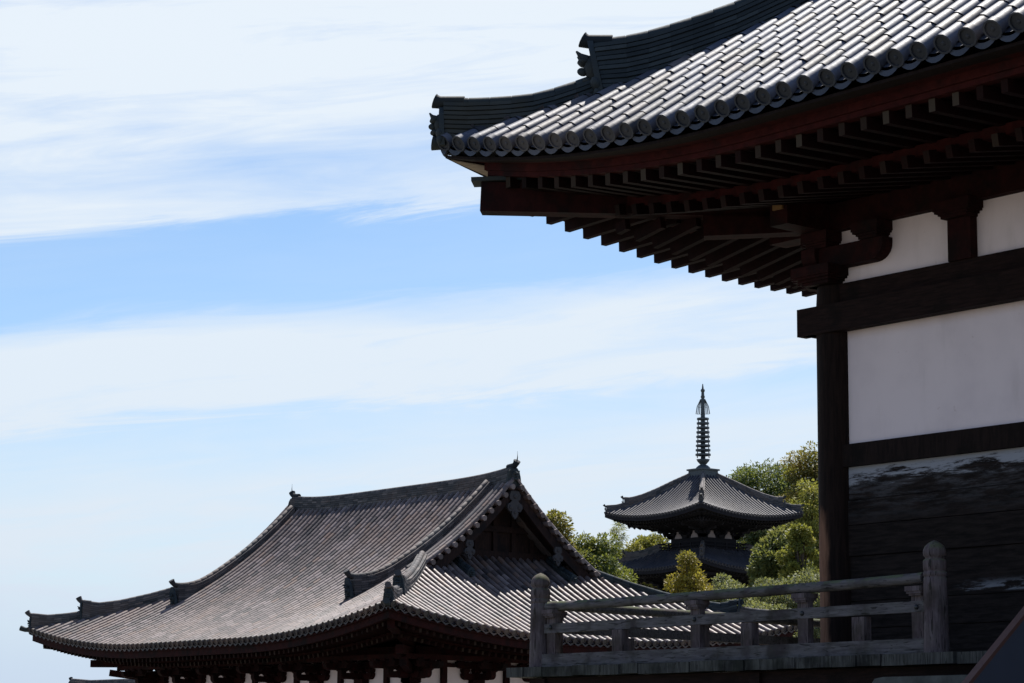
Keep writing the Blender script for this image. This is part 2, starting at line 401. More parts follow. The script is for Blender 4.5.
def ridge(mb, pts, h, wd, cap_r=.08, lay=.06, tile=.3, tn=(.45, .2), curl=0.0, nl=None, lean=0.0, gap=.86):
    """stacked flat tiles capped with a barrel; pts lie on the roof, h = height there (list or number)"""
    pts = [V3(p) for p in pts]
    if not hasattr(h, '__len__'): h = [h] * len(pts)
    # resample
    dist = [0]
    for a, b in zip(pts, pts[1:]): dist.append(dist[-1] + (b - a).length)
    m = max(2, int(dist[-1] / tile) + 1); P = []; Hh = []
    for k in range(m + 1):
        d = dist[-1] * k / m; j = 0
        while j < len(dist) - 2 and dist[j + 1] < d: j += 1
        f = (d - dist[j]) / max(dist[j + 1] - dist[j], 1e-6)
        P.append(pts[j].lerp(pts[j + 1], f)); Hh.append(h[j] + (h[j + 1] - h[j]) * f)
    d0 = (pts[-1] - pts[0]); sd = V3((d0.x, d0.y, 0)).normalized().cross(_Z)
    n = nl or int(max(Hh) / lay) + 1
    for j in range(n):
        for k in range(m):
            za0 = Hh[k] - j * lay; zb0 = Hh[k + 1] - j * lay
            if max(za0, zb0) < -.12: continue
            hw = wd / 2 * (1 - .05 * (n - j) * 0 + .02 * j) + (.012 if j % 2 else 0) + rnd.uniform(-.005, .005)
            tt = rt(*tn); a, b = P[k], P[k + 1]
            if k == 0 and lean: a = a + (P[0] - P[1]).normalized() * lean * max(za0, 0)
            e = lay * gap
            A = [a + sd * hw + _Z * (za0 - e), a + sd * hw + _Z * za0, a - sd * hw + _Z * za0, a - sd * hw + _Z * (za0 - e)]
            B = [b + sd * hw + _Z * (zb0 - e), b + sd * hw + _Z * zb0, b - sd * hw + _Z * zb0, b - sd * hw + _Z * (zb0 - e)]
            mb.grid([A, B], tt, False, True)
            if k == 0: mb.cap(A[::-1], tt)
            if k == m - 1: mb.cap(B, tt)
            # dark bedding between the courses
            hw2 = hw - .03
            mb.quad(a + sd * hw2 + _Z * (za0 - lay), b + sd * hw2 + _Z * (zb0 - lay), b + sd * hw2 + _Z * (zb0 - e), a + sd * hw2 + _Z * (za0 - e), .02)
            mb.quad(a - sd * hw2 + _Z * (za0 - lay), b - sd * hw2 + _Z * (zb0 - lay), b - sd * hw2 + _Z * (zb0 - e), a - sd * hw2 + _Z * (za0 - e), .02)
    for k in range(m):
        a = P[k] + _Z * (Hh[k] + cap_r * .35) + ((P[0] - P[1]).normalized() * lean * Hh[0] if k == 0 else V3((0, 0, 0))); b = P[k + 1] + _Z * (Hh[k + 1] + cap_r * .35)
        mb.tube([a, a.lerp(b, .95), a.lerp(b, .955), b], [cap_r * 1.02, cap_r, cap_r * .92, cap_r * .92], 10, rt(tn[0] + .1, tn[1] * .45), k in (0, m - 1))
    return P[0] + _Z * Hh[0], P[-1] + _Z * Hh[-1]

def curl_tile(mb, p, d, r, ln, rise, tn=.08):
    """long cap tile that sticks out past the ridge end and turns up"""
    p = V3(p); d = V3(d)
    mb.tube([p - d * .25, p + d * ln * .4 + _Z * rise * .15, p + d * ln * .8 + _Z * rise * .6, p + d * ln + _Z * rise], [r, r * 1.02, r * 1.1, r * 1.25], 10, tn)

def oni(mb, p, d, wd, h, tilt=.12, tn=.45, orn=1.0):
    """ridge end tile: board with rounded shoulders and a horned face outside"""
    p = V3(p); d = V3(d); d.z = 0; d.normalize(); sd = d.cross(_Z); up = (_Z + d * tilt).normalized()
    th = .075 * (wd / .5)
    out = [(-.46, -.12), (-.5, .05), (-.44, .45), (-.36, .75), (-.2, .95), (0, 1.0), (.2, .95), (.36, .75), (.44, .45), (.5, .05), (.46, -.12)]
    mb.prism([p + sd * (a * wd) + up * (b * h) for a, b in out], d * th, tn)
    f = p + d * th; s_ = orn * wd / .5
    mb.blob(f + up * h * .50, .15 * s_, .10 * s_, .17 * s_, tn, sd, d, up)                       # face
    mb.blob(f + up * h * .62 + d * .08 * s_, .14 * s_, .08 * s_, .045 * s_, tn, sd, d, up)       # brow
    mb.blob(f + up * h * .47 + d * .12 * s_, .04 * s_, .06 * s_, .05 * s_, tn, sd, d, up)        # nose
    mb.blob(f + up * h * .30 + d * .08 * s_, .10 * s_, .08 * s_, .05 * s_, tn, sd, d, up)        # jaw
    for q in (-1, 1):
        mb.tube([f + sd * q * .07 * s_ + up * h * .66 + d * .04 * s_, f + sd * q * .10 * s_ + up * h * .70 + d * .11 * s_, f + sd * q * .10 * s_ + up * (h * .70 + .05 * s_) + d * .14 * s_], [.04 * s_, .03 * s_, .012 * s_], 6, tn)
        mb.blob(f + sd * q * .17 * s_ + up * h * .2, .08 * s_, .06 * s_, .08 * s_, tn, sd, d, up)
        mb.blob(f + sd * q * .19 * s_ + up * h * .02, .07 * s_, .05 * s_, .07 * s_, tn, sd, d, up)
    return f

class Roof:
    """rectangular eave line x0..x1, y0..y1 with lifted corners"""
    def __init__(s, x0, y0, x1, y1, ze, rise, lift, lu, lpow=2.0, decay=1e9):
        s.dec = decay; s.edz = -.05 if decay < 10 else 0
        s.x0, s.y0, s.x1, s.y1, s.ze, s.rise, s.lift, s.lu, s.lp = x0, y0, x1, y1, ze, rise, lift, lu, lpow
        s.LX, s.LY = x1 - x0, y1 - y0
    def up(s, u, L): return s.lift * max(0, 1 - min(u, L - u) / s.lu) ** s.lp
    def zf(s, L): return lambda u, v: s.ze + s.rise(v) + s.up(u, L) * max(0, 1 - max(v, 0) / s.dec)
    def sides(s):
        X, Y = V3((1, 0, 0)), V3((0, 1, 0))
        return {'front': ((s.x0, s.y0), X, Y, s.LX), 'right': ((s.x1, s.y0), Y, -X, s.LY),
                'back': ((s.x1, s.y1), -X, -Y, s.LX), 'left': ((s.x0, s.y1), -Y, X, s.LY)}
    def pt(s, side, u, v, dz=0):
        o, U, V, L = s.sides()[side]
        return V3((o[0] + U.x * u + V.x * v, o[1] + U.y * u + V.y * v, s.ze + s.rise(v) + s.up(u, L) * max(0, 1 - max(v, 0) / s.dec) + dz))
    def eave(s, side, u, v, z):
        """point under the eave: height measured from the eave line, following the corner lift"""
        o, U, V, L = s.sides()[side]
        return V3((o[0] + U.x * u + V.x * v, o[1] + U.y * u + V.y * v, s.ze + z + s.edz + s.up(u, L)))

def strip_under(mb, R, side, va, vb, zt, zb, tn=.5, du=.35):
    """board running along an eave between depths va..vb, heights zt..zb below the eave"""
    L = R.sides()[side][3]; n = int(L / du); rows = []
    for k in range(n + 1):
        def q(v): return min(max(v, L * k / n), L - v)
        rows.append([R.eave(side, q(va), va, zt), R.eave(side, q(vb), vb, zt), R.eave(side, q(vb), vb, zb), R.eave(side, q(va), va, zb)])
    mb.grid(rows, tn, False, True)
def sheet_under(mb, R, side, prof, tn=.5, du=.5):
    L = R.sides()[side][3]; n = int(L / du); rows = []
    for k in range(n + 1):
        rows.append([R.eave(side, min(max(v, L * k / n), L - v), v, z) for v, z in prof])
    mb.grid(rows, tn, False)

exec_order = []
# ================================================================== THE SETTING
def terrain(x, y):
    d = -_s * x + _c * y; r = _c * x + _s * y
    def ss(a, b, q): q = min(1, max(0, (q - a) / (b - a))); return q * q * (3 - 2 * q)
    z = -1.6 * ss(38, 58, d)
    hill = 6.2 * ss(94, 140, d) + 7.0 * ss(150, 230, d)
    return z + hill * ss(-34, -6, r) + 1.2 * ss(100, 220, d) * (1 - ss(-34, -6, r))
def ground():
    mb = MB()
    xs = [-4000, -1500, -700, -400, -300] + [-260 + 8 * k for k in range(41)] + [120, 300, 900, 4000]
    ys = [-4000, -900, -300, -100] + [-60 + 8 * k for k in range(41)] + [330, 500, 900, 1800, 4000]
    mb.grid([[V3((x, y, terrain(x, y))) for x in xs] for y in ys][::1], .5, True)
    mb.f = [f[::-1] for f in mb.f]
    mb.f = [f[::-1] for f in mb.f]
    tag(mb.build('ground', 'gravel'), kind='structure')
ground()

# ================================================================== NEAR HALL
PX, PY, EY = -19.6, 20.97, 17.53
OV = PY - EY
NB, BAY = 5, 4.28; NBS, BAYS = 4, 3.3
HX1, HY1 = PX + NB * BAY, PY + NBS * BAYS
def rise_near(v): return .70 * v if v < 4 else 2.80 + .76 * (v - 4)
RN = Roof(PX - OV, EY, HX1 + OV, HY1 + OV, 8.53, rise_near, .63, 5.2, 2.0, 3.0)
hall = empty('temple_hall', (PX, PY, 0), 'big dark red temple hall with silvery tiled eave and railed veranda at the right edge', 'temple hall')
VM = RN.LY / 2
mb = MB()
for sname, (o, U, V, L) in RN.sides().items():
    fine = sname in ('front', 'left')
    roof_face(mb, o, U, V, L, (lambda L: lambda u: max(min(u, L - u, VM), .0))(L), RN.zf(L), .31, .100, .375, 8 if fine else 5, fine, tn=(.48, .28), proud=.42)
roof = mb.build('roof', 'tile_silver', hall)
# ridges
def hip_pts(R, corner, va, vb, n=10, dz=0):
    out = []
    for k in range(n + 1):
        v = va + (vb - va) * k / n
        out.append(R.pt('front', v, v, dz) if corner == 'fl' else R.pt('front', R.LX - v, v, dz) if corner == 'fr' else R.pt('back', v, v, dz) if corner == 'br' else R.pt('back', R.LX - v, v, dz))
    return out
dn = {'fl': V3((-1, -1, 0)).normalized(), 'fr': V3((1, -1, 0)).normalized(), 'br': V3((1, 1, 0)).normalized(), 'bl': V3((-1, 1, 0)).normalized()}
for cnr in ('fl', 'fr', 'br', 'bl'):
    d = dn[cnr]
    mb = MB()
    vs = [.06, .3, .62, .9, 1.33, 1.6]; hs = [.49, .40, .31, .24, .24, .26]
    pts = [hip_pts(RN, cnr, v, v, 1)[0] for v in vs]
    e, _ = ridge(mb, pts, hs, .30, .072, .060, lean=.06, gap=.74, tn=(.42, .10))
    curl_tile(mb, e + _Z * .025 + d * .03, d, .078, .13, .025)
    lower = mb.build('hip_ridge', 'tile_ridge', roof)
    mb = MB(); oni(mb, pts[0] + d * .0 - _Z * .02, d, .42, .48, .06, orn=1.05); mb.build('ridge_end_tile', 'tile_ridge', roof)
    mb = MB()
    vs = [1.47, 1.7, 1.95, 2.31, 2.66, 3.3, 4, 6, 8, VM]; hs = [.69, .57, .52, .47, .43, .42, .42, .42, .42, .42]
    pts = [hip_pts(RN, cnr, v, v, 1)[0] for v in vs]
    e, _ = ridge(mb, pts, hs, .36, .078, .064, lean=.20, gap=.74, tn=(.42, .10))
    curl_tile(mb, e + _Z * .028 + d * .16, d, .085, .13, .035)
    mb.build('hip_ridge', 'tile_ridge', roof)
    mb = MB(); oni(mb, pts[0] + d * .0 - _Z * .04, d, .50, .80, .20, orn=1.15); mb.build('ridge_end_tile', 'tile_ridge', roof)
    # corner tile poking out
    mb = MB(); c0 = hip_pts(RN, cnr, .02, .02, 1)[0]
    mb.tube([c0 - d * .35 + _Z * .02, c0 + d * .06, c0 + d * .12 + _Z * .01], [.085, .085, .10], 10, .4)
    mb.build('corner_tile', 'tile_ridge', roof)
mb = MB(); ym = RN.y0 + VM
ridge(mb, [(RN.x0 + VM - .3, ym, RN.ze + rise_near(VM)), (RN.x1 - VM + .3, ym, RN.ze + rise_near(VM))], .9, .5, .1, .08)
mb.build('main_ridge', 'tile_ridge', roof)

# eaves
for sname in ('front', 'left', 'right', 'back'):
    mb = MB(); strip_under(mb, RN, sname, .05, .24, -.09, -.125, .5); mb.build('eave_batten', 'dark_wood', hall)
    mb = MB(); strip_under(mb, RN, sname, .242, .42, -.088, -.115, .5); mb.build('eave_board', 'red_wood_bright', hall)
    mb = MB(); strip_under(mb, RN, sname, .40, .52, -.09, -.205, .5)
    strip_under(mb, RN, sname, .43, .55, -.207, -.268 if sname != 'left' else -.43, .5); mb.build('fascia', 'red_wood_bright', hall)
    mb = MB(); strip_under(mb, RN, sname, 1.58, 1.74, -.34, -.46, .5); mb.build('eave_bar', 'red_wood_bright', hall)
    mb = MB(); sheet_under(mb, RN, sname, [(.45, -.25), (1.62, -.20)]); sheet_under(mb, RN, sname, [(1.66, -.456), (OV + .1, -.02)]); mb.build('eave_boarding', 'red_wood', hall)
def rafters(sname, ua, ub, one):
    o, U, V, L = RN.sides()[sname]
    n = round(L / .31); p = L / n
    rest = [MB(), MB()]
    for i in range(n):
        u = (i + .5) * p; um = min(u, L - u)
        if um < .55: continue
        for q, (va, vb, za, zb, nm) in enumerate(((.48, 1.9, -.405, -.345, 'flying_rafter'), (1.47, OV + .15, -.60, -.20, 'base_rafter'))):
            ve = min(vb, um - .05)
            if ve < va + .15: continue
            f = (ve - va) / (vb - va)
            dz = -.165 * min(1, (um - .45) / .5) if sname == 'left' else 0
            A = RN.eave(sname, u, va, za + dz); B = RN.eave(sname, u, ve, za + dz + (zb - za) * f)
            m = MB() if one(u) else rest[q]
            m.beam(A, B, .085, .135, 0.0, rnd.choice((.05, .3, .8, .15, .45, .05)) if q == 0 else rnd.choice((.05, .12, .4, .1, .2)))
            if one(u): m.build(nm, 'rafter_wood', hall)
    for q, nm in enumerate(('flying_rafter', 'base_rafter')):
        if rest[q].v: tag(rest[q].build(nm, 'rafter_wood', hall), kind='stuff')
rafters('front', 0, 0, lambda u: u < 10.2)
rafters('left', 0, 0, lambda u: u > RN.LY - 8.0)
# hip rafter with its capped nose
for cnr in ('fl',):
    d = dn[cnr]; c0 = V3((RN.x0, RN.y0, 0))
    mb = MB()
    A = c0 - d * .53; B = c0 - d * (OV * 1.414 + .1)
    mb.beam((A.x, A.y, 8.26), (B.x, B.y, 8.10), .26, .37); 
    A2 = c0 - d * 3.3
    mb.beam((A2.x, A2.y, 7.90), (B.x, B.y, 7.95), .26, .28)
    hr = mb.build('hip_rafter', 'red_wood', hall)
    mb = MB(); mb.beam((A + d * .11).to_tuple()[:2] + (8.632,), (A - d * .6).to_tuple()[:2] + (8.645,), .34, .05);
    mb.build('rafter_cap', 'tile_ridge', hr)
    mb = MB()   # pale board closing the corner under the tiles
    q0 = RN.eave('front', .10, .10, -.145); q1 = RN.eave('front', .42, .42, -.16); q2 = RN.eave('left', RN.LY - 2.2, .42, -.16); q3 = RN.eave('left', RN.LY - 2.2, .10, -.145)
    mb.prism([q0, q1, q2, q3], V3((0, 0, .012))); mb.build('corner_board', 'pale_board', hall)

# timber frame and walls of the front and left side
Z_DECK = 2.64
def column(x, y, z0=Z_DECK - .3, z1=7.25, r=.243):
    mb = MB(); x += .045; mb.lathe((x, y, 0), [(r * 1.0, z0), (r, z0 + .02), (r, (z0 + z1) / 2), (r * .99, z1 - .25), (r * .93, z1)], 20)
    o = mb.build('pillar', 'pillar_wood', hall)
    return o
def block(mb, c, wx, wy, h, d=.45):
    """bearing block: square top, curved-in foot"""
    x, y, z = c
    for k, (f, a, b) in enumerate(((.70, 0, .18), (.80, .18, .32), (.94, .32, .45), (1.0, .45, 1.0))):
        mb.box(x - wx / 2 * f, y - wy / 2 * f, z + a * h, x + wx / 2 * f, y + wy / 2 * f, z + b * h)
def arm(mb, c, D, ln, wd, h, n=6):
    """bracket arm centred on c (underside), ends rounded up"""
    c = V3(c); D = V3(D).normalized(); sd = D.cross(_Z) * wd / 2
    poly = [c - D * ln / 2 + _Z * h]
    for k in range(n + 1):
        a = PI / 2 * k / n; poly.append(c - D * (ln / 2) + D * (.55 * h) * (1 - math.cos(a)) * 1.6 + _Z * (h * .75) * (1 - math.sin(a)))
    for k in range(n, -1, -1):
        a = PI / 2 * k / n; poly.append(c + D * (ln / 2) - D * (.55 * h) * (1 - math.cos(a)) * 1.6 + _Z * (h * .75) * (1 - math.sin(a)))
    poly.append(c + D * ln / 2 + _Z * h)
    mb.prism([p - sd for p in poly], sd * 2)
sides_n = {'front': (V3((PX, PY, 0)), V3((1, 0, 0)), V3((0, 1, 0)), NB, BAY), 'left': (V3((PX, PY, 0)), V3((0, 1, 0)), V3((1, 0, 0)), NBS, BAYS)}
cols = set()
for sname, (o, U, V, nb, bay) in sides_n.items():
    def W(u, v, z): return o + U * u + V * v + _Z * z
    def wbox(m, u0, v0, z0, u1, v1, z1, tn=.5):
        a, b = W(u0, v0, z0), W(u1, v1, z1); m.box(min(a.x, b.x), min(a.y, b.y), z0, max(a.x, b.x), max(a.y, b.y), z1, tn)
    Lw = nb * bay; ex = .0 if sname == 'front' else .012
    m = MB(); wbox(m, -.36 if sname == 'front' else -.25, -.26 - ex, 6.66, Lw, -.10, 7.0); m.build('lintel_beam', 'beam_wood', hall)
    m = MB(); wbox(m, -.02, -.13, 7.004, Lw, .10, 7.255); m.build('tie_beam', 'beam_wood', hall)
    m = MB(); wbox(m, .05, -.14, 5.02, Lw, .06, 5.29); m.build('wall_rail', 'dark_wood', hall)
    m = MB(); wbox(m, -.9, -.17, 7.915, Lw, .12, 8.25)
    pb = m.build('wall_plate', 'red_wood', hall)
    m = MB(); wbox(m, -.93, -.10, 8.10, -.902, .06, 8.17); m.build('beam_end', 'gilt_end', pb)
    for b in range(nb):
        u0, u1 = b * bay, (b + 1) * bay; uc = (u0 + u1) / 2
        m = MB(); wbox(m, u0 + .1, -.05, 5.292, u1 - .1, .0, 6.70); m.build('plaster_panel', 'plaster', hall)
        m = MB(); wbox(m, u0 + .1, -.05, 7.25, u1 - .1, .0, 7.93); m.build('plaster_panel', 'plaster', hall)
        m = MB(); zz = 2.3; k = 0
        for za, zb in ((2.3, 2.72), (2.72, 3.10), (3.10, 3.42), (3.42, 3.95), (3.95, 4.32), (4.32, 4.62), (4.62, 5.02)):
            off = rnd.uniform(-.014, .012); wbox(m, u0 + .05, -.07 + off, za + .009, u1 - .05, .0, zb, .5)
        wbox(m, u0 + .05, -.03, 2.3, u1 - .05, .02, 5.02)
        m.build('plank_wall', 'worn_planks', hall)
        m = MB(); wbox(m, uc - .17, -.17, 7.25, uc + .17, -.045, 7.88); wbox(m, uc - .15, -.16, 7.86, uc + .15, -.045, 7.9)
        c = W(uc, -.16, 7.74); block(m, (c.x, c.y, c.z), .54 if U.x else .3, .3 if U.x else .54, .20)
        m.build('strut', 'red_wood', hall)
        # bracket arms each side of every column
        for uu in ([u0] if b else [u0]) + ([u1] if b == nb - 1 else []):
            m = MB(); c = W(uu, -.10, 7.258); block(m, (c.x, c.y, c.z), .62, .62, .22)
            arm(m, W(uu + (.36 if uu < .1 else 0), -.12, 7.45), U, 2.05 if uu > .1 else 1.33, .22, .26)
            for q in ((-.82, 0, .82) if uu > .1 else (0, .82)):
                c = W(uu + q, -.12, 7.71); block(m, (c.x, c.y, c.z), .42, .42, .20)
            # arm reaching out under the eave
            if sname == 'front' and uu > .1:
                arm(m, W(uu, -.22, 7.45), V, .95, .22, .26); c = W(uu, -.52, 7.71); block(m, (c.x, c.y, c.z), .38, .38, .20)
            m.build('bracket', 'red_wood', hall)
        for uu in (u0, u1):
            c = W(uu, 0, 0); key = (round(c.x, 2), round(c.y, 2))
            if key not in cols:
                cols.add(key); column(c.x, c.y)
# outer purlin carried by the brackets, front and left
# plain back and right walls
m = MB(); m.box(PX + .1, HY1 - .1, 0, HX1, HY1 + .1, 8.6); m.box(HX1 - .1, PY, 0, HX1 + .1, HY1 - .1, 8.6)
m.box(PX + .3, PY + .3, 8.3, HX1 - .12, HY1 - .12, 8.4); m.build('rear_wall', 'beam_wood', hall)
m = MB(); m.box(PX - .3, PY - .3, -.2, HX1 + .3, HY1 + .3, 2.3); m.build('base', 'dark_wood', hall)

# veranda (front and left) with its railing
RY, RX = 18.47, -22.14
DX0, DY0 = -22.48, 18.24
m = MB()
x = DX0
while x < HX1 + 2.5:
    wdt = rnd.uniform(.22, .34)
    z = Z_DECK + rnd.uniform(-.006, .006)
    m.box(x, DY0 + rnd.uniform(-.025, .02), z - .115, x + wdt - .008, PY - .28, z); x += wdt
y = PY - .26
while y < HY1 + 2.5:
    wdt = rnd.uniform(.22, .34); z = Z_DECK + rnd.uniform(-.006, .006)
    m.box(DX0 + rnd.uniform(-.02, .02), y, z - .115, PX - .28, y + wdt - .008, z); y += wdt
ver = m.build('veranda', 'deck_edge', hall)
m = MB(); m.box(DX0 + .25, DY0 + .14, 2.20, HX1 + 2, DY0 + .34, 2.515); m.box(DX0 + .26, DY0 + .35, 2.21, DX0 + .46, HY1 + 2, 2.513)
for k in range(7): m.beam((DX0 + .5 + 3.6 * k, DY0 + .1, 2.30), (DX0 + .5 + 3.6 * k, PY - .3, 2.30), .16, .20)
m.build('joist', 'beam_wood', ver)
for k in range(8):
    m = MB(); m.box(DX0 + .35 + 3.4 * k, DY0 + .17, -.1, DX0 + .57 + 3.4 * k, DY0 + .36, 2.2); m.build('veranda_post', 'beam_wood', ver)
def newel(x, y):
    m = MB(); z = Z_DECK
    m.lathe((x, y, 0), [(.142, z), (.140, z + .02), (.134, z + .35), (.128, z + .70), (.127, z + .755), (.121, z + .76), (.121, z + .775), (.128, z + .78), (.128, z + .815), (.121, z + .82), (.121, z + .835), (.128, z + .84), (.129, z + .925),
        (.122, z + .94), (.100, z + .955), (.104, z + .965), (.122, z + .985), (.127, z + 1.01), (.122, z + 1.045), (.104, z + 1.08), (.07, z + 1.11), (.035, z + 1.128), (.006, z + 1.14)], 24)
    m.v = [V3((x + (q[0] - x) * .93, y + (q[1] - y) * .93, q[2])) for q in m.v]
    m.build('newel_post', 'grey_post', ver)
newel(RX, RY); newel(-15.92, RY)
def rail_run(A, B, xs, bend=.0):
    A = V3((A[0], A[1], 0)); B = V3((B[0], B[1], 0)); D = (B - A).normalized(); L = (B - A).length; sd = D.cross(_Z)
    m = MB(); z0, z1 = Z_DECK + .715, Z_DECK + .755
    pts = [A + D * (L * k / 12) + _Z * (z0 + (z1 - z0) * k / 12 + bend * ((2 * k / 12 - 1) ** 4)) for k in range(13)]
    m.tube(pts, .056, 14); m.build('handrail', 'grey_wood', ver)
    m = MB(); m.beam(A - D * .06 + _Z * (Z_DECK + .405), B + D * .06 + _Z * (Z_DECK + .425), .075, .112); m.build('middle_rail', 'grey_wood', ver)
    m = MB(); m.beam(A - D * .06 + _Z * (Z_DECK + .006), B + D * .1 + _Z * (Z_DECK + .006), .13, .15); m.build('bottom_rail', 'grey_wood', ver)
    for u, full in xs:
        c = A + D * u
        m = MB()
        if full:
            m.beam(c + _Z * (Z_DECK + .156) - D * .075 + sd * -.012, c + _Z * (Z_DECK + .156) + D * .075 + sd * -.012, .085, .44)
            for zz, ww, hh in ((.59, .10, .022), (.61, .125, .028), (.636, .14, .05)):
                m.beam(c + _Z * (Z_DECK + zz) - D * ww * .8, c + _Z * (Z_DECK + zz) + D * ww * .8, ww * 1.3, hh)
            p = m.build('baluster', 'grey_post', ver)
            m = MB()
            cc = c + sd * .04 + _Z * (Z_DECK + .475)
            m.blob(cc, .028, .028, .028)
            m.build('bolt', 'iron', ver)
        else:
            m.beam(c + _Z * (Z_DECK + .156) - D * .085, c + _Z * (Z_DECK + .156) + D * .085, .11, .249)
            m.build('baluster', 'grey_post', ver)
rail_run((RX + .14, RY), (-16.07, RY), [(.10, True), (1.31, False), (2.60, True), (3.43, False), (4.26, True), (5.07, False), (5.86, True)], .015)
rail_run((RX, RY + 9.0), (RX, RY + .14), [(8.76, True), (7.6, False), (6.3, True), (5.0, False), (3.7, True), (2.4, False), (1.1, True)], 0)

# ------------------------------------------------------------------ stair in front of the hall
st = empty('stone_stair', (-14.9, 16.3, 0), 'stone steps at the veranda edge with a sloping dark blue side board, bottom right corner', 'stair')
for k in range(8):
    m = MB(); z = 2.39 - .30 * k; yf = 17.72 - .36 * k
    pts = [V3((-16.12, yf + .03, z - .29)), V3((-16.12, yf + .03, z - .06)), V3((-16.08, yf + .01, z - .015)), V3((-15.97, yf, z)), V3((-14.08, yf, z)), V3((-14.08, yf, z - .29))]
    # slab with worn corner
    m.prism([V3((p.x, yf, p.z)) for p in pts], V3((0, .50 if k else .48, 0)))
    m.build('step', 'stone', st)
m = MB(); sl_ = .80
def sp(yy): return 2.95 - .05 + sl_ * (yy - 17.46)
m.prism([V3((-14.04, 18.1, sp(18.1))), V3((-14.04, 18.1, 1.9)), V3((-14.04, 14.9, -.1)), V3((-14.04, 14.4, -.1)), V3((-14.04, 14.4, sp(14.4)))], V3((.07, 0, 0)))
m.build('side_panel', 'panel_blue', st)
m = MB(); m.beam((-14.005, 14.2, sp(14.2)), (-14.005, 18.15, sp(18.15)), .085, .035); m.build('panel_rail', 'edge_brown', st)

# ================================================================== MIDDLE HALL
def rise_mid(v): return .42 * v + .00287 * v ** 3
MX0, MX1, MY0, MY1 = -78.78, -56.58, 41.37, 58.57
RM = Roof(MX0, MY0, MX1, MY1, 5.10, rise_mid, .85, 8.0)
GIN = 4.7; GW = 5.75; GINL = 4.1; MV = RM.LY / 2; OVM = 3.5
mz = terrain(-67, 50)
mid = empty('temple_hall', (-67.7, 50, mz), 'temple hall with weathered pinkish grey hip and gable tiled roof in the lower left', 'temple hall')
mb = MB()
for sname, (o, U, V, L) in RM.sides().items():
    if sname in ('front', 'back'): vt = (lambda L, gl, gr: lambda u: max(0, (u if u < gl else MV) if u < L / 2 else (L - u if L - u < gr else MV)))(L, *((GINL, GIN) if sname == 'front' else (GIN, GINL)))
    else: vt = (lambda L, g: lambda u: max(0, min(u, L - u, g)))(L, GW + .02 if sname == 'right' else GINL + 1.07)
    roof_face(mb, o, U, V, L, vt, RM.zf(L), .305, .094, .33, 6, False, tn=(.52, .22), proud=.7)
# short barrels laid across the verges
for side in ('front', 'back'):
    for gx, dX in ((MX1 - GIN, 1), (MX0 + GINL, -1)):
        for k in range(17):
            v = (GIN if dX == 1 else GINL) + .1 + k * .30
            if v > MV - .1: break
            y = MY0 + v if side == 'front' else MY1 - v
            z = 5.10 + rise_mid(v) + .10
            mb.tube([(gx - dX * .55, y, z + .06), (gx + dX * .18, y, z)], [.085, .095], 8, rt(.5, .2))
mroof = mb.build('roof', 'tile_weathered', mid)
def onis(p, d, wd, h, tilt=.1, mat='tile_ridge', orn=.9):
    m = MB(); oni(m, p, d, wd, h, tilt, orn=orn); m.build('ridge_end_tile', mat, mroof)
for cnr in ('fl', 'fr', 'br', 'bl'):
    d = dn[cnr]; m = MB()
    vs = [.1, .5, 1.0, 1.5]; pts = [hip_pts(RM, cnr, v, v, 1)[0] for v in vs]
    e, _ = ridge(m, pts, [.50, .36, .30, .28], .28, .08, .07)
    curl_tile(m, e, d, .08, .22, .16 if cnr[1] == 'l' else .05); m.build('hip_ridge', 'tile_ridge_pale', mroof); onis(pts[0], d, .36, .46)
    m = MB(); vs = [1.45, 1.8, 2.4, 3.2, 4.0, 5.0]; vs = vs if cnr[1] == 'r' else vs[:-1] ; pts = [hip_pts(RM, cnr, v, v, 1)[0] for v in vs]
    e, _ = ridge(m, pts, ([.66, .46, .38, .35, .33, .33] if cnr != 'br' else [.5, .26, .20, .18, .18, .18])[:len(vs)], .34, .09, .075)
    curl_tile(m, e, d, .09, .22, .2 if cnr[1] == 'l' else .06); m.build('hip_ridge', 'tile_ridge' if cnr == 'br' else 'tile_ridge_pale', mroof); onis(pts[0], d, .42, .72)
    m = MB(); c0 = hip_pts(RM, cnr, .0, .0, 1)[0]
    m.tube([c0 - d * .3, c0 + d * .12 + _Z * .02, c0 + d * .3 + _Z * .08], [.08, .085, .10], 8, .4); m.build('corner_tile', 'tile_ridge', mroof)
ymr = (MY0 + MY1) / 2; ztop = 5.10 + rise_mid(MV)
m = MB()
xa, xb = MX0 + GINL + .30, MX1 - GIN - .1; pts = []; hs = []
for k in range(25):
    x = xa + (xb - xa) * k / 24; f = abs(2 * k / 24 - 1); pts.append(V3((x, ymr, ztop))); hs.append(.31 + .20 * f ** 5)
ridge(m, pts, hs, .46, .10, .075, tn=(.4, .2)); m.build('main_ridge', 'tile_ridge_pale', mroof)
for xx, q in ((xb, 1), (xa, -1)):
    m = MB(); p = V3((xx, ymr, ztop)); d = V3((q, 0, 0))
    oni(m, p, d, .60, .58, 0, orn=.85)
    curl_tile(m, p + _Z * .60, d, .10, .22, .18)
    m.tube([p + d * .2 + _Z * .74, p + d * .24 + _Z * .9, p + d * .23 + _Z * 1.10], [.03, .015, .006], 6, .4)
    m.build('ridge_end_tile', 'tile_ridge', mroof)
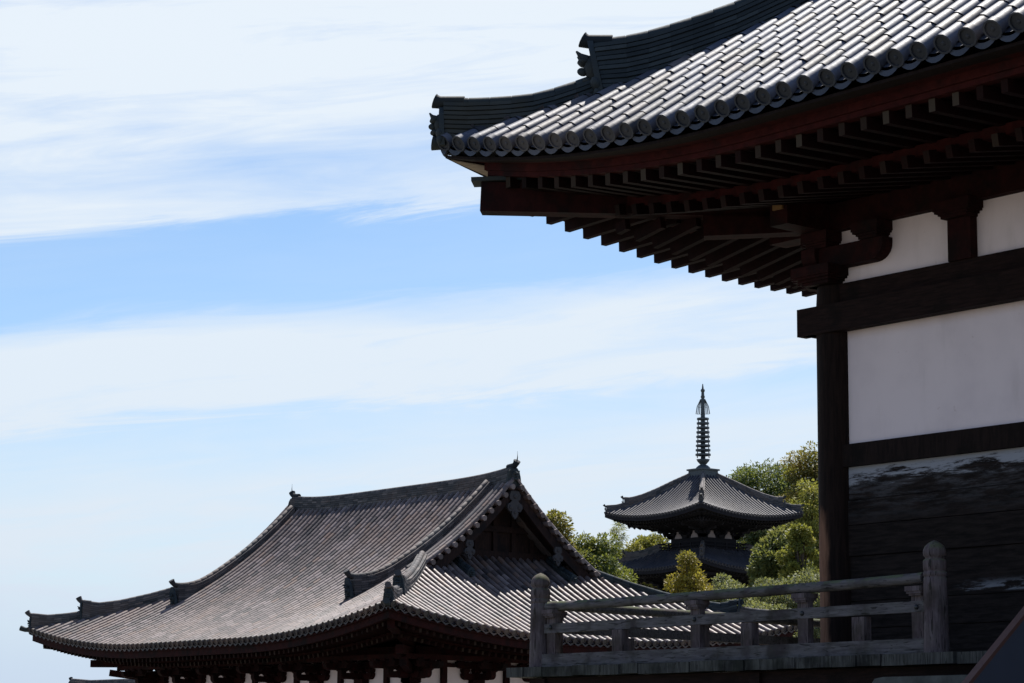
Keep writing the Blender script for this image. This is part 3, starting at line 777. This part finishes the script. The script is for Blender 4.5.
# descending ridges beside the verges
for side in ('front', 'back'):
    for q in (1, -1):
        m = MB(); pts = []; hs = []
        for k in range(15):
            v0_ = 2.75 if q == 1 else 3.35; v = v0_ + (MV - .35 - v0_) * k / 14
            x = (MX1 - 5.75) if q == 1 else (MX0 + 4.72)
            y = MY0 + v if side == 'front' else MY1 - v
            pts.append(V3((x, y, 5.10 + rise_mid(v)))); hs.append((.50 if q == 1 else .52) + .38 * max(0, 1 - k / 4) ** 2)
        e, _ = ridge(m, pts, hs, .34, .08, .075)
        d = V3((0, -1 if side == 'front' else 1, 0)); curl_tile(m, e, d, .09, .22, .18)
        m.build('descending_ridge', 'tile_ridge_pale', mroof); onis(pts[0], d, .44, .86, .18)
        # plain barrel course along the verge
        m = MB(); pts = []
        for k in range(14):
            g_ = GIN if q == 1 else GINL; v = g_ - .1 + (MV - g_) * k / 13; x = (MX1 - GIN - .55) if q == 1 else (MX0 + GINL + .3)
            y = MY0 + v if side == 'front' else MY1 - v
            pts.append(V3((x, y, 5.10 + rise_mid(v) + .20)))
        m.tube(pts, .11, 8, .7); m.build('verge_course', 'tile_ridge_pale', mroof)
# little ridges running out from the foot of each gable
for q in (1, -1):
    if q < 0: continue
    gx = MX1 - GW if q == 1 else MX0 + GW
    for yy in (-2.05, 2.35):
        y = ymr + yy; d = V3((q, 0, 0)); pts = []
        for k in range(4):
            v = 4.45 + (GW + .0 - 4.45) * k / 3; x = MX1 - v if q == 1 else MX0 + v; pts.append(V3((x, y, 5.10 + rise_mid(v))))
        m = MB(); e, _ = ridge(m, pts, [.34, .28, .26, .26], .28, .08, .07); m.build('gable_foot_ridge', 'tile_ridge', mroof); onis(pts[0], d, .36, .42)
# gables
def pendant(m, c, h, q):
    half = [(.0, -1.0), (.10, -.90), (.16, -.78), (.12, -.70), (.26, -.72), (.36, -.58), (.33, -.44), (.20, -.38), (.14, -.30), (.24, -.26), (.26, -.10), (.18, .06)]
    poly = half + [(-a, b) for a, b in half[::-1][:-1]]
    m.prism([c + V3((0, a * h, b * h)) for a, b in poly], V3((q * .07, 0, 0)))
    for a, b, r_ in ((0, -.14, .10), (.2, -.56, .09), (-.2, -.56, .09), (0, -.74, .07)): m.blob(c + V3((q * .07, a * h, b * h)), .035, r_ * h, r_ * h)
for q in (1, -1):
    g_, w_ = (GIN, GW) if q == 1 else (GINL, GINL + 1.05)
    gx = MX1 - g_ if q == 1 else MX0 + g_; d = V3((q, 0, 0))
    for sgn in (-1, 1):
        m = MB(); rows = []
        for k in range(17):
            v = g_ - .55 + (MV - g_ + .55) * k / 16
            y = MY0 + v if sgn < 0 else MY1 - v
            zt = 5.10 + rise_mid(v) - .02; hgt = .44 - .10 * k / 16
            x0_, x1_ = gx - q * .12, gx - q * .02
            rows.append([V3((x0_, y, zt)), V3((x1_, y, zt)), V3((x1_, y, zt - hgt)), V3((x0_, y, zt - hgt))])
        m.grid(rows, .5, False, True); m.cap(rows[0]); m.cap(rows[-1])
        bb = m.build('bargeboard', 'gable_wood', mid)
        # soffit boards between bargeboard and gable wall
        m = MB(); rows = []
        for k in range(13):
            v = g_ + (MV - g_) * k / 12; y = MY0 + v if sgn < 0 else MY1 - v; zt = 5.10 + rise_mid(v) - .06
            rows.append([V3((gx - q * .13, y, zt)), V3((gx - q * 1.2, y, zt))])
        m.grid(rows, .5, False); m.build('verge_boarding', 'gable_wood', mid)
        # carved pendant half way down
        m = MB(); v = 6.7; y = MY0 + v if sgn < 0 else MY1 - v; z = 5.10 + rise_mid(v) - .26; pendant(m, V3((gx - q * .03, y, z)), .62, q); m.build('gable_pendant', 'pendant_grey', mid)
    m = MB(); pendant(m, V3((gx - q * .03, ymr, ztop - .28)), .9, q); m.build('gable_pendant', 'pendant_grey', mid)
    # gable wall and its frame
    wx = MX1 - w_ - .05 if q == 1 else MX0 + w_ + .05
    m = MB(); poly = []
    for k in range(11):
        v = w_ - .3 + (MV - w_ + .3) * k / 10; poly.append(V3((wx, MY0 + v, 5.10 + rise_mid(v) - .08)))
    for k in range(9, -1, -1):
        v = w_ - .3 + (MV - w_ + .3) * k / 10; poly.append(V3((wx, MY1 - v, 5.10 + rise_mid(v) - .08)))
    m.prism(poly, V3((-q * .12, 0, 0)))
    zb_ = 5.10 + rise_mid(w_)
    for yy in (-1.6, -.8, 0, .8, 1.6): m.box(wx, ymr + yy - .09, zb_ - .1, wx + q * .1, ymr + yy + .09, zb_ + 2.6 - abs(yy) * 1.15)
    m.box(wx + q * .0, ymr - 2.3, zb_ + .05, wx + q * .14, ymr + 2.3, zb_ + .3); m.box(wx + q * .0, ymr - 1.5, zb_ + .95, wx + q * .13, ymr + 1.5, zb_ + 1.15)
    m.build('gable_wall', 'gable_wood', mid)
# eaves of the middle hall
for sname in ('front', 'right', 'left', 'back'):
    m = MB(); strip_under(m, RM, sname, .04, .3, -.10, -.15); strip_under(m, RM, sname, .12, .26, -.15, -.36); m.build('fascia', 'red_wood', mid)
    m = MB(); strip_under(m, RM, sname, 1.35, 1.5, -.36, -.48); m.build('eave_bar', 'red_wood', mid)
    m = MB(); sheet_under(m, RM, sname, [(.2, -.34), (1.40, -.26)]); sheet_under(m, RM, sname, [(1.42, -.45), (OVM + .3, .10)]); m.build('eave_boarding', 'red_wood', mid)
    o, U, V, L = RM.sides()[sname]; n = round(L / .26); cnt = 0; big = []
    rest = MB()
    for i in range(n):
        u = (i + .5) * L / n; um = min(u, L - u)
        for q, (va, vb, za, zb) in enumerate(((.3, 1.6, -.49, -.38), (1.25, OVM + .1, -.62, -.10))):
            ve = min(vb, um - .05)
            if ve < va + .1: continue
            rest.beam(RM.eave(sname, u, va, za), RM.eave(sname, u, ve, za + (zb - za) * (ve - va) / (vb - va)), .085, .12, 0, rnd.choice((.02, .1, .3)))
    tag(rest.build('rafters', 'rafter_wood', mid), kind='stuff')
for cnr in ('fl', 'fr', 'bl', 'br'):
    d = dn[cnr]; c0 = hip_pts(RM, cnr, 0, 0, 1)[0]; m = MB(); A = c0 - d * .62; B = c0 - d * 5.0
    m.beam((A.x, A.y, 5.28), (B.x, B.y, 4.85), .24, .34); A2 = c0 - d * 2.4; m.beam((A2.x, A2.y, 4.62), (B.x, B.y, 4.62), .24, .26)
    A3 = c0 - d * 3.1; m.beam((A3.x, A3.y, 4.30), (B.x, B.y, 4.05), .22, .24); m.build('hip_rafter', 'red_wood', mid)
# walls
WX0, WX1, WY0, WY1 = MX0 + OVM, MX1 - OVM, MY0 + OVM, MY1 - OVM
m = MB(); m.box(WX0, WY0 + .05, mz, WX1, WY0 + .2, 4.9); m.box(WX1 - .2, WY0 + .2, mz, WX1 - .05, WY1, 4.9); m.box(WX0 + .05, WY0 + .2, mz, WX0 + .2, WY1, 4.9); m.box(WX0 + .2, WY1 - .2, mz, WX1 - .2, WY1 - .05, 4.9)
m.build('wall', 'plaster', mid)
def mid_side(o, U, V, nb, bay):
    o = V3(o); Lw = nb * bay
    def W(u, v, z): return o + U * u + V * v + _Z * z
    def wb(m, u0, v0, z0, u1, v1, z1):
        a, b = W(u0, v0, 0), W(u1, v1, 0); m.box(min(a.x, b.x), min(a.y, b.y), z0, max(a.x, b.x), max(a.y, b.y), z1)
    m = MB(); wb(m, -.4, -.12, 4.68, Lw + .4, .04, 4.95); m.build('wall_plate', 'red_wood', mid)
    m = MB(); wb(m, -.2, -.1, 3.45, Lw + .2, .04, 3.72); wb(m, -.1, -.14, 1.9, Lw + .1, .04, 2.15); m.build('tie_beam', 'red_wood', mid)
    m = MB(); wb(m, -1.2, -1.08, 4.50, Lw + 1.2, -.90, 4.66); m.build('purlin', 'red_wood', mid)
    for b in range(nb + 1):
        u = b * bay
        if b < nb:
            m = MB(); uc = u + bay / 2; wb(m, uc - .10, -.08, 3.72, uc + .10, .045, 4.68); c = W(uc, -.04, 4.33); block(m, c, .30, .30, .13); c = W(uc, -.04, 4.56); block(m, c, .34, .34, .12)
            wb(m, u + .1, -.09, 4.335, u + bay - .1, .045, 4.45)
            m.build('strut', 'red_wood', mid)
            m = MB(); wb(m, u + .35, -.02, mz, u + bay - .35, .044, 1.9); m.build('door_panel', 'dark_wood', mid)
        m = MB(); c = W(u, -.0, 3.72); block(m, c, .46, .46, .24); arm(m, W(u, -.05, 3.95), U, 1.15, .18, .2)
        for q in (-.45, 0, .45): block(m, W(u + q, -.05, 4.15), .25, .25, .14)
        arm(m, W(u, -.06, 4.30), U, 1.6, .18, .2)
        for q in (-.62, 0, .62): block(m, W(u + q, -.06, 4.50), .26, .26, .16)
        arm(m, W(u, -.3, 3.95), V, 1.3, .2, .2); block(m, W(u, -.85, 4.15), .28, .28, .14)
        arm(m, W(u, -.6, 4.22), V, 1.9, .2, .22); arm(m, W(u, -.99, 4.28), U, 1.2, .18, .18)
        for q in (-.45, 0, .45): block(m, W(u + q, -.99, 4.42), .25, .25, .1)
        m.build('bracket', 'red_wood', mid)
        m = MB(); c = W(u, 0, 0); m.lathe((c.x, c.y, 0), [(.2, mz), (.2, 2), (.18, 3.72)], 12); m.build('pillar', 'red_wood', mid)
mid_side((WX0, WY0, 0), V3((1, 0, 0)), V3((0, 1, 0)), 6, (WX1 - WX0) / 6)
mid_side((WX1, WY0, 0), V3((0, 1, 0)), V3((-1, 0, 0)), 4, (WY1 - WY0) / 4)

# ================================================================== SMALL HALL BEHIND, LOWER LEFT
gz = terrain(-105, 64); gx0, gx1, gy = -114.0, -98.0, 62.6
gt = empty('small_hall', (-106, gy, gz), 'farther building at the lower left edge, only its dark ridge end showing', 'building')
mb = MB()
for U, V, o in ((V3((1, 0, 0)), V3((0, 1, 0)), (gx0, gy - 4)), (V3((-1, 0, 0)), V3((0, -1, 0)), (gx1, gy + 4))):
    roof_face(mb, o, U, V, gx1 - gx0, lambda u: 4.0, lambda u, v: 2.75 + .5 * v, .32, .09, .33, 4, False)
groof = mb.build('roof', 'tile_weathered', gt)
m = MB(); ridge(m, [V3((gx0 + 16 * k / 16, gy, 4.75)) for k in range(17)], [.44 + .12 * max(0, 1 - k / 2) for k in range(17)], .4, .1, .075); m.build('main_ridge', 'tile_ridge_pale', groof)
m = MB(); oni(m, V3((gx0, gy, 4.75)), V3((-1, 0, 0)), .5, .6); curl_tile(m, V3((gx0, gy, 5.32)), V3((-1, 0, 0)), .09, .2, .15); m.build('ridge_end_tile', 'tile_ridge', groof)
m = MB(); m.box(gx0 + 1, gy - 2.8, gz, gx1 - 1, gy + 2.8, 2.9); m.prism([V3((gx0 + 1, gy - 2.8, 2.9)), V3((gx0 + 1, gy + 2.8, 2.9)), V3((gx0 + 1, gy, 4.5))], V3((14, 0, 0))); m.build('wall', 'plaster', gt)
for k in range(5):
    m = MB(); m.box(gx0 + 1 + 3.4 * k, gy - 2.95, gz, gx0 + 1.25 + 3.4 * k, gy - 2.8, 3.0); m.build('pillar', 'red_wood', gt)

# ================================================================== PAGODA
CX, CY = -101.45, 97.15
pz = terrain(CX, CY)
pag = empty('pagoda', (CX, CY, pz), 'dark wooden pagoda with slate grey tiled tiers and a tall ringed spire among trees', 'pagoda')
def pagoda_roof(ze, half, body, top_half, rz, lift):
    run = half - top_half
    ris = lambda v: rz * (.72 * (v / run) + .28 * (max(v, 0) / run) ** 2.2)
    R = Roof(CX - half, CY - half, CX + half, CY + half, ze, ris, lift, half * .95, 2.0)
    mb = MB()
    for sname, (o, U, V, L) in R.sides().items():
        roof_face(mb, o, U, V, L, (lambda L: lambda u: max(0, min(u, L - u, run)))(L), R.zf(L), .25, .07, .30, 4, False, tn=(.5, .12), proud=-.15)
    ro = mb.build('roof', 'tile_slate', pag)
    for cnr in dn:
        d = dn[cnr]; m = MB(); vs = [.1, .5, .9]; pts = [hip_pts(R, cnr, v, v, 1)[0] for v in vs]
        e, _ = ridge(m, pts, [.30, .20, .18], .22, .07, .07); curl_tile(m, e, d, .06, .16, .12); oni(m, pts[0], d, .26, .3, orn=.8)
        vs = [.85, 1.1, 1.6, 2.2, 2.9, run]; vs = [v for v in vs if v <= run]; pts = [hip_pts(R, cnr, v, v, 1)[0] for v in vs]
        e, _ = ridge(m, pts, [.50, .36, .30, .28, .24, .06][:len(vs)], .26, .085, .075, tn=(.6, .2)); curl_tile(m, e, d, .07, .16, .15); oni(m, pts[0], d, .32, .48, orn=.8)
        m.build('hip_ridge', 'tile_ridge_pale', ro)
    m = MB()
    for sname in R.sides():
        strip_under(m, R, sname, .03, .25, -.09, -.30)
    m.build('fascia', 'pagoda_wood', pag)
    m = MB()
    for sname, (o, U, V, L) in R.sides().items():
        sheet_under(m, R, sname, [(.15, -.26), (1.1, -.30), (half - body, -.72)])
        n = round(L / .24)
        for i in range(n):
            u = (i + .5) * L / n; um = min(u, L - u)
            for (va, vb, za, zb) in ((.22, 1.0, -.40, -.42), (.85, 2.5, -.50, -.78)):
                ve = min(vb, um - .04)
                if ve > va + .1: m.beam(R.eave(sname, u, va, za), R.eave(sname, u, ve, zb), .07, .10)
    tag(m.build('rafters', 'pagoda_wood', pag), kind='stuff')
    return R
R3 = pagoda_roof(15.42, 4.16, 1.35, .55, 2.62, .45)
R2 = pagoda_roof(12.30, 4.12, 1.55, 1.75, 1.30, .45)
R1 = pagoda_roof(8.95, 4.5, 1.75, 1.95, 1.35, .45)
def storey(z0, z1, body, half, name):
    m = MB(); m.box(CX - body, CY - body, z0, CX + body, CY + body, z1); b_ = m.build(name, 'pagoda_wood', pag)
    zb = z1 - .36
    m = MB()
    # stepped bracket tiers, one frame above and outside the other
    for k, (out_, za, zc) in enumerate(((.10, -.10, .02), (.60, .0, .16), (1.15, .12, .28), (1.75, .22, .38))):
        e = body + out_
        for (x0, y0, x1, y1) in ((-e, -e, e, -e + .16), (-e, e - .16, e, e), (-e, -e + .16, -e + .16, e - .16), (e - .16, -e + .16, e, e - .16)):
            m.box(CX + x0, CY + y0, zb + za, CX + x1, CY + y1, zb + zc)
    m.build('bracket_frame', 'pagoda_wood', pag)
    for (U, V) in ((V3((1, 0, 0)), V3((0, 1, 0))), (V3((0, 1, 0)), V3((-1, 0, 0))), (V3((-1, 0, 0)), V3((0, -1, 0))), (V3((0, -1, 0)), V3((1, 0, 0)))):
        for k in range(3):
            u = -body + 2 * body * k / 2; base = V3((CX, CY, 0)) + U * u - V * body
            m = MB()
            block(m, base + _Z * (zb - .50), .34, .34, .18); arm(m, base - V * .05 + _Z * (zb - .32), U, .85, .15, .17)
            for (ln, zz) in ((.8, -.32), (1.3, -.10), (1.9, .06)):
                arm(m, base - V * (ln / 2 - .2) + _Z * (zb + zz), V, ln, .15, .16)
                block(m, base - V * (ln - .35) + _Z * (zb + zz + .16), .22, .22, .12)
            m.build('bracket', 'pagoda_wood', pag)
        for k in range(2):
            u = body * (k - .5); base = V3((CX, CY, 0)) + U * u - V * (body + .01); z_ = zb - .50
            poly = [base - U * .30 + _Z * z_, base + U * .30 + _Z * z_, base + U * .27 + _Z * (z_ + .12), base + U * .15 + _Z * (z_ + .25), base + U * .12 + _Z * (z_ + .42), base - U * .12 + _Z * (z_ + .42), base - U * .15 + _Z * (z_ + .25), base - U * .27 + _Z * (z_ + .12)]
            m = MB(); m.prism(poly, -V * .03); m.build('plaster_panel', 'plaster_shaded', pag)
storey(12.9, 15.1, 1.36, 4.16, 'upper_storey'); storey(9.6, 12.0, 1.58, 4.1, 'middle_storey'); storey(pz, 8.7, 1.8, 4.5, 'lower_storey')
m = MB(); e = 1.95; z = 13.5
for zz in (.06, .22, .42):
    for (x0, y0, x1, y1) in ((-e, -e, e, -e + .07), (-e, e - .07, e, e), (-e, -e + .07, -e + .07, e - .07), (e - .07, -e + .07, e, e - .07)): m.box(CX + x0, CY + y0, z + zz, CX + x1, CY + y1, z + zz + .06)
for k in range(5):
    q = -e + .05 + (2 * e - .1) * k / 4
    for (x, y) in ((q, -e + .035), (q, e - .035), (-e + .035, q), (e - .035, q)): m.box(CX + x - .045, CY + y - .045, z - .1, CX + x + .045, CY + y + .045, z + .42)
m.build('balcony_railing', 'pagoda_wood', pag)
# spire
zr = 18.14
m = MB(); m.box(CX - .62, CY - .62, zr - .25, CX + .62, CY + .62, zr + .18); m.box(CX - .70, CY - .70, zr + .18, CX + .70, CY + .70, zr + .27)
m.lathe((CX, CY, zr), [(.45, .27), (.42, .38), (.28, .5), (.16, .55), (.2, .58), (.34, .74), (.40, .86), (.30, .84), (.14, .84), (.13, 3.6), (.085, 4.9), (.025, 5.4)], 16)
spire = m.build('spire', 'bronze', pag)
for k in range(9):
    f = k / 8; r = .46 - .10 * f; z = zr + 1.14 + 2.15 * f
    m = MB(); n = 20
    rows = []
    for (rr, dz) in ((r, -.05), (r, .05), (r - .10, .05), (r - .10, -.05)): rows.append([V3((CX + rr * math.cos(2 * PI * q / n), CY + rr * math.sin(2 * PI * q / n), z + dz)) for q in range(n)])
    rows.append(rows[0]); m.grid(rows, .5, False, True)
    for q in range(4):
        a = PI / 4 + q * PI / 2; m.beam((CX, CY, z - .03), (CX + (r - .05) * math.cos(a), CY + (r - .05) * math.sin(a), z - .03), .05, .06)
    for q in range(4):
        a = q * PI / 2; m.blob((CX + (r + .03) * math.cos(a), CY + (r + .03) * math.sin(a), z - .10), .035, .035, .06)
    m.build('spire_ring', 'bronze', spire)
m = MB()
for q in range(4):                                  # openwork flame fins
    a = q * PI / 2 + PI / 4; D = V3((math.cos(a), math.sin(a), 0)); c = V3((CX, CY, zr + 3.58))
    for k in range(4):
        r0 = .09 + .105 * k; m.tube([c + D * r0, c + D * (r0 * .75 + .03) + _Z * .45, c + D * (.07 + .02 * k) + _Z * .9], [.028, .028, .02], 5)
    m.tube([c + D * .08, c + D * .36], .014, 5); m.tube([c + D * .07 + _Z * .4, c + D * .25 + _Z * .4], .012, 5)
m.build('water_flame', 'bronze', spire)
for z in (4.62, 5.0):
    m = MB(); m.blob((CX, CY, zr + z), .13, .13, .13); m.build('spire_jewel', 'bronze', spire)

# ================================================================== TREES
def leaf_quad(mb, p, ln, wd, d, n, tn):
    d = d.normalized(); sdv = d.cross(n)
    if sdv.length < 1e-3: return
    sdv = sdv.normalized() * wd / 2
    mb.v += [p - sdv * .3, p + d * ln * .5 - sdv, p + d * ln, p + d * ln * .5 + sdv]
    i = len(mb.v) - 4; mb.face((i, i + 1, i + 2, i + 3), tn)
def rv3(r):
    while True:
        v = V3((r.uniform(-1, 1), r.uniform(-1, 1), r.uniform(-1, 1)))
        if .05 < v.length < 1: return v
def tree(name, label, cat, top, wid, mat, crown_h, seed, leaf=.22, nclump=26, nleaf=170, shape='round', group=None):
    """top = (x, y, z of the crown top)"""
    r = random.Random(seed); x, y, zt = top; zg = terrain(x, y) - .1
    wid *= 1.2; nclump = int(nclump * 2.3); nleaf = int(nleaf * 1.7); leaf *= .95
    root = empty(name, (x, y, zg), label, cat, group)
    zc0 = zt - crown_h; ctr = V3((x, y, zt - crown_h * .52))
    m = MB(); H = zt - zg
    tr = max(.08, H * .018)
    pts = [V3((x, y, zg))]
    for k in range(1, 7): pts.append(V3((x + r.uniform(-.12, .12) * k * .35, y + r.uniform(-.12, .12) * k * .35, zg + (H * .88) * k / 6)))
    m.tube(pts, [tr * (1.25 - .19 * k) for k in range(7)], 8)
    clumps = []
    for k in range(nclump):
        while True:
            q = rv3(r)
            if shape == 'cone' and math.hypot(q.x, q.y) > (1.0 - (q.z + 1) / 2) * 1.1 + .12: continue
            if q.length > .45 or r.random() < .35: break
        sc = V3((wid / 2 * .86, wid / 2 * .86, crown_h * .46))
        c = ctr + V3((q.x * sc.x, q.y * sc.y, q.z * sc.z)); rad = r.uniform(.11, .24) * min(wid, crown_h * 1.2) * (1.0 if q.length < .8 else .8)
        clumps.append((c, rad))
        b = pts[min(6, max(2, int((c.z - zg) / H * 6)))]
        b = b.lerp(pts[max(1, int((c.z - zg) / H * 6) - 1)], .6)
        m.tube([b, b.lerp(c, .55) + _Z * r.uniform(-.1, .15), c], [tr * .42, tr * .25, tr * .1], 5)
    m.build('trunk', 'bark', root)
    m = MB()
    for c, rad in clumps:
        base = min(1, max(0, r.gauss(.45, .22)))
        for k in range(nleaf):
            q = rv3(r); q = q * (.35 + .65 * r.random() ** .4) / max(q.length, .3) * q.length ** .2
            p = c + V3((q.x, q.y, q.z * .75)) * rad
            d = (q + rv3(r) * .9 + V3((0, 0, -.15))); n = (q + _Z * .8 + rv3(r) * .8).normalized()
            leaf_quad(m, p, leaf * r.uniform(.7, 1.3), leaf * .55 * r.uniform(.7, 1.2), d, n, min(1, max(0, r.gauss(base, .16))))
    m.build('crown', mat, root)
    return root
def bamboo(label, spots, group, seed):
    for (x, y, zt), lab in zip(spots, label):
        r = random.Random(seed); seed += 1; zg = terrain(x, y) - .1; root = empty('bamboo', (x, y, zg), lab, 'bamboo', group)
        H = zt - zg; lean = V3((r.uniform(-.5, .5), r.uniform(-.5, .5), 0)); pts = []
        for k in range(9): f = k / 8; pts.append(V3((x, y, zg + H * f)) + lean * f * f * 1.2)
        m = MB(); m.tube(pts, [.06 * (1 - .8 * k / 8) for k in range(9)], 6); m.build('trunk', 'bark', root)
        m = MB()
        for k in range(150):
            f = r.uniform(.62, 1.0); p = V3((x, y, zg + H * f)) + lean * f * f * 1.2
            a = r.uniform(0, 2 * PI); ln = r.uniform(.4, 1.0) * (1.25 - f * .75)
            D = V3((math.cos(a), math.sin(a), r.uniform(.1, .8)))
            for j in range(12):
                g = (j + 1) / 12; pp = p + D * ln * g - _Z * ln * .55 * g * g
                leaf_quad(m, pp + rv3(r) * .1, r.uniform(.22, .36), .055, D + rv3(r) * .8 - _Z * .7, (_Z + rv3(r) * .6).normalized(), rt(.5, .25))
        m.build('crown', 'leaf_bamboo', root)
GT = 'trees around the pagoda'
tree('broadleaf_tree', 'olive green tree with amber tinged top just right of the near gable', 'tree', (-90.21, 75.96, 14.15), 3.0, 'leaf_autumn', 5.6, 11, .20, 34, 190, 'cone', group=GT)
tree('broadleaf_tree', 'lower dark olive tree between the gable and the bamboo', 'tree', (-91.83, 80.44, 12.9), 3.4, 'leaf_evergreen', 4.0, 12, .20, 24, 180, group=GT)
bamboo(['yellow green bamboo culm left of the pagoda, nearest the gable', 'taller yellow green bamboo culm standing next to the pagoda'], [(-112.35, 99.59, 15.9), (-113.36, 101.52, 16.4)], GT, 40)
tree('broadleaf_tree', 'yellow green bushy tree under the left eave of the top pagoda roof', 'tree', (-110.67, 101.66, 16.0), 3.2, 'leaf_lime', 5.0, 13, .20, 26, 180, group=GT)
tree('broadleaf_tree', 'low green tree below the bamboo at left of the pagoda', 'tree', (-113.04, 101.92, 14.87), 2.8, 'leaf_lime', 4.5, 14, .2, 18, 160, group=GT)
tree('broadleaf_tree', 'amber yellow young tree in front of the lower pagoda roof', 'tree', (-81.62, 77.15, 11.15), 2.3, 'leaf_amber', 3.4, 15, .15, 18, 150, 'cone', group=GT)
tree('pine_tree', 'dark green pine with open branches behind the right pagoda eave', 'tree', (-125.9, 127.32, 24.0), 5.4, 'leaf_pine', 5.2, 16, .24, 26, 150, group=GT)
tree('broadleaf_tree', 'orange tinged tall tree beside the dark pillar, highest on the right', 'tree', (-119.43, 125.76, 24.4), 5.0, 'leaf_autumn', 9.0, 17, .24, 34, 170, group=GT)
tree('broadleaf_tree', 'tall lime yellow tree rising against the dark pillar', 'tree', (-110.07, 115.09, 21.0), 4.2, 'leaf_lime', 9.5, 18, .22, 44, 180, 'cone', group=GT)
tree('broadleaf_tree', 'bluish green rounded tree under the right eave of the top pagoda roof', 'tree', (-89.4, 91.2, 13.7), 2.8, 'leaf_blue', 4.6, 19, .22, 30, 190, group=GT)
tree('broadleaf_tree', 'small bright yellow green tree between the bluish tree and the pillar', 'tree', (-86.7, 89.85, 13.7), 2.0, 'leaf_lime', 4.2, 20, .2, 18, 170, group=GT)
tree('broadleaf_tree', 'grey green feathery tree above the railing next to the pillar', 'tree', (-75.75, 78.03, 10.75), 3.6, 'leaf_grey', 6.5, 21, .14, 34, 230, group=GT)
tree('broadleaf_tree', 'grey green shrubby tree right of the amber tree over the railing', 'tree', (-75.9, 74.8, 10.15), 3.2, 'leaf_grey', 5.5, 22, .14, 26, 210, group=GT)
tree('broadleaf_tree', 'low grey green shrub seen through the railing gaps', 'tree', (-73.9, 73.8, 8.9), 3.2, 'leaf_grey', 5.0, 23, .14, 22, 190, group=GT)
tree('broadleaf_tree', 'broad mid green tree mass just behind the right end of the top pagoda roof', 'tree', (-113.19, 114.42, 18.29), 4.6, 'leaf_blue', 6.0, 31, .22, 34, 190, group=GT)
tree('broadleaf_tree', 'yellow green tree filling the gap between pagoda eave and dark pillar', 'tree', (-116.14, 120.3, 19.57), 4.6, 'leaf_lime', 7.0, 32, .22, 36, 190, group=GT)
tree('broadleaf_tree', 'yellowish tree right against the left side of the pagoda body', 'tree', (-122.43, 112.55, 16.95), 3.4, 'leaf_lime', 4.5, 33, .2, 28, 180, group=GT)
tree('broadleaf_tree', 'olive tree at the foot of the bamboo, behind the far roof corner', 'tree', (-115.51, 102.05, 14.9), 3.4, 'leaf_evergreen', 4.5, 34, .2, 28, 180, group=GT)
tree('broadleaf_tree', 'green tree beside the middle storey on the right of the pagoda', 'tree', (-112.75, 111.78, 15.86), 3.2, 'leaf_blue', 5.0, 35, .2, 28, 180, group=GT)
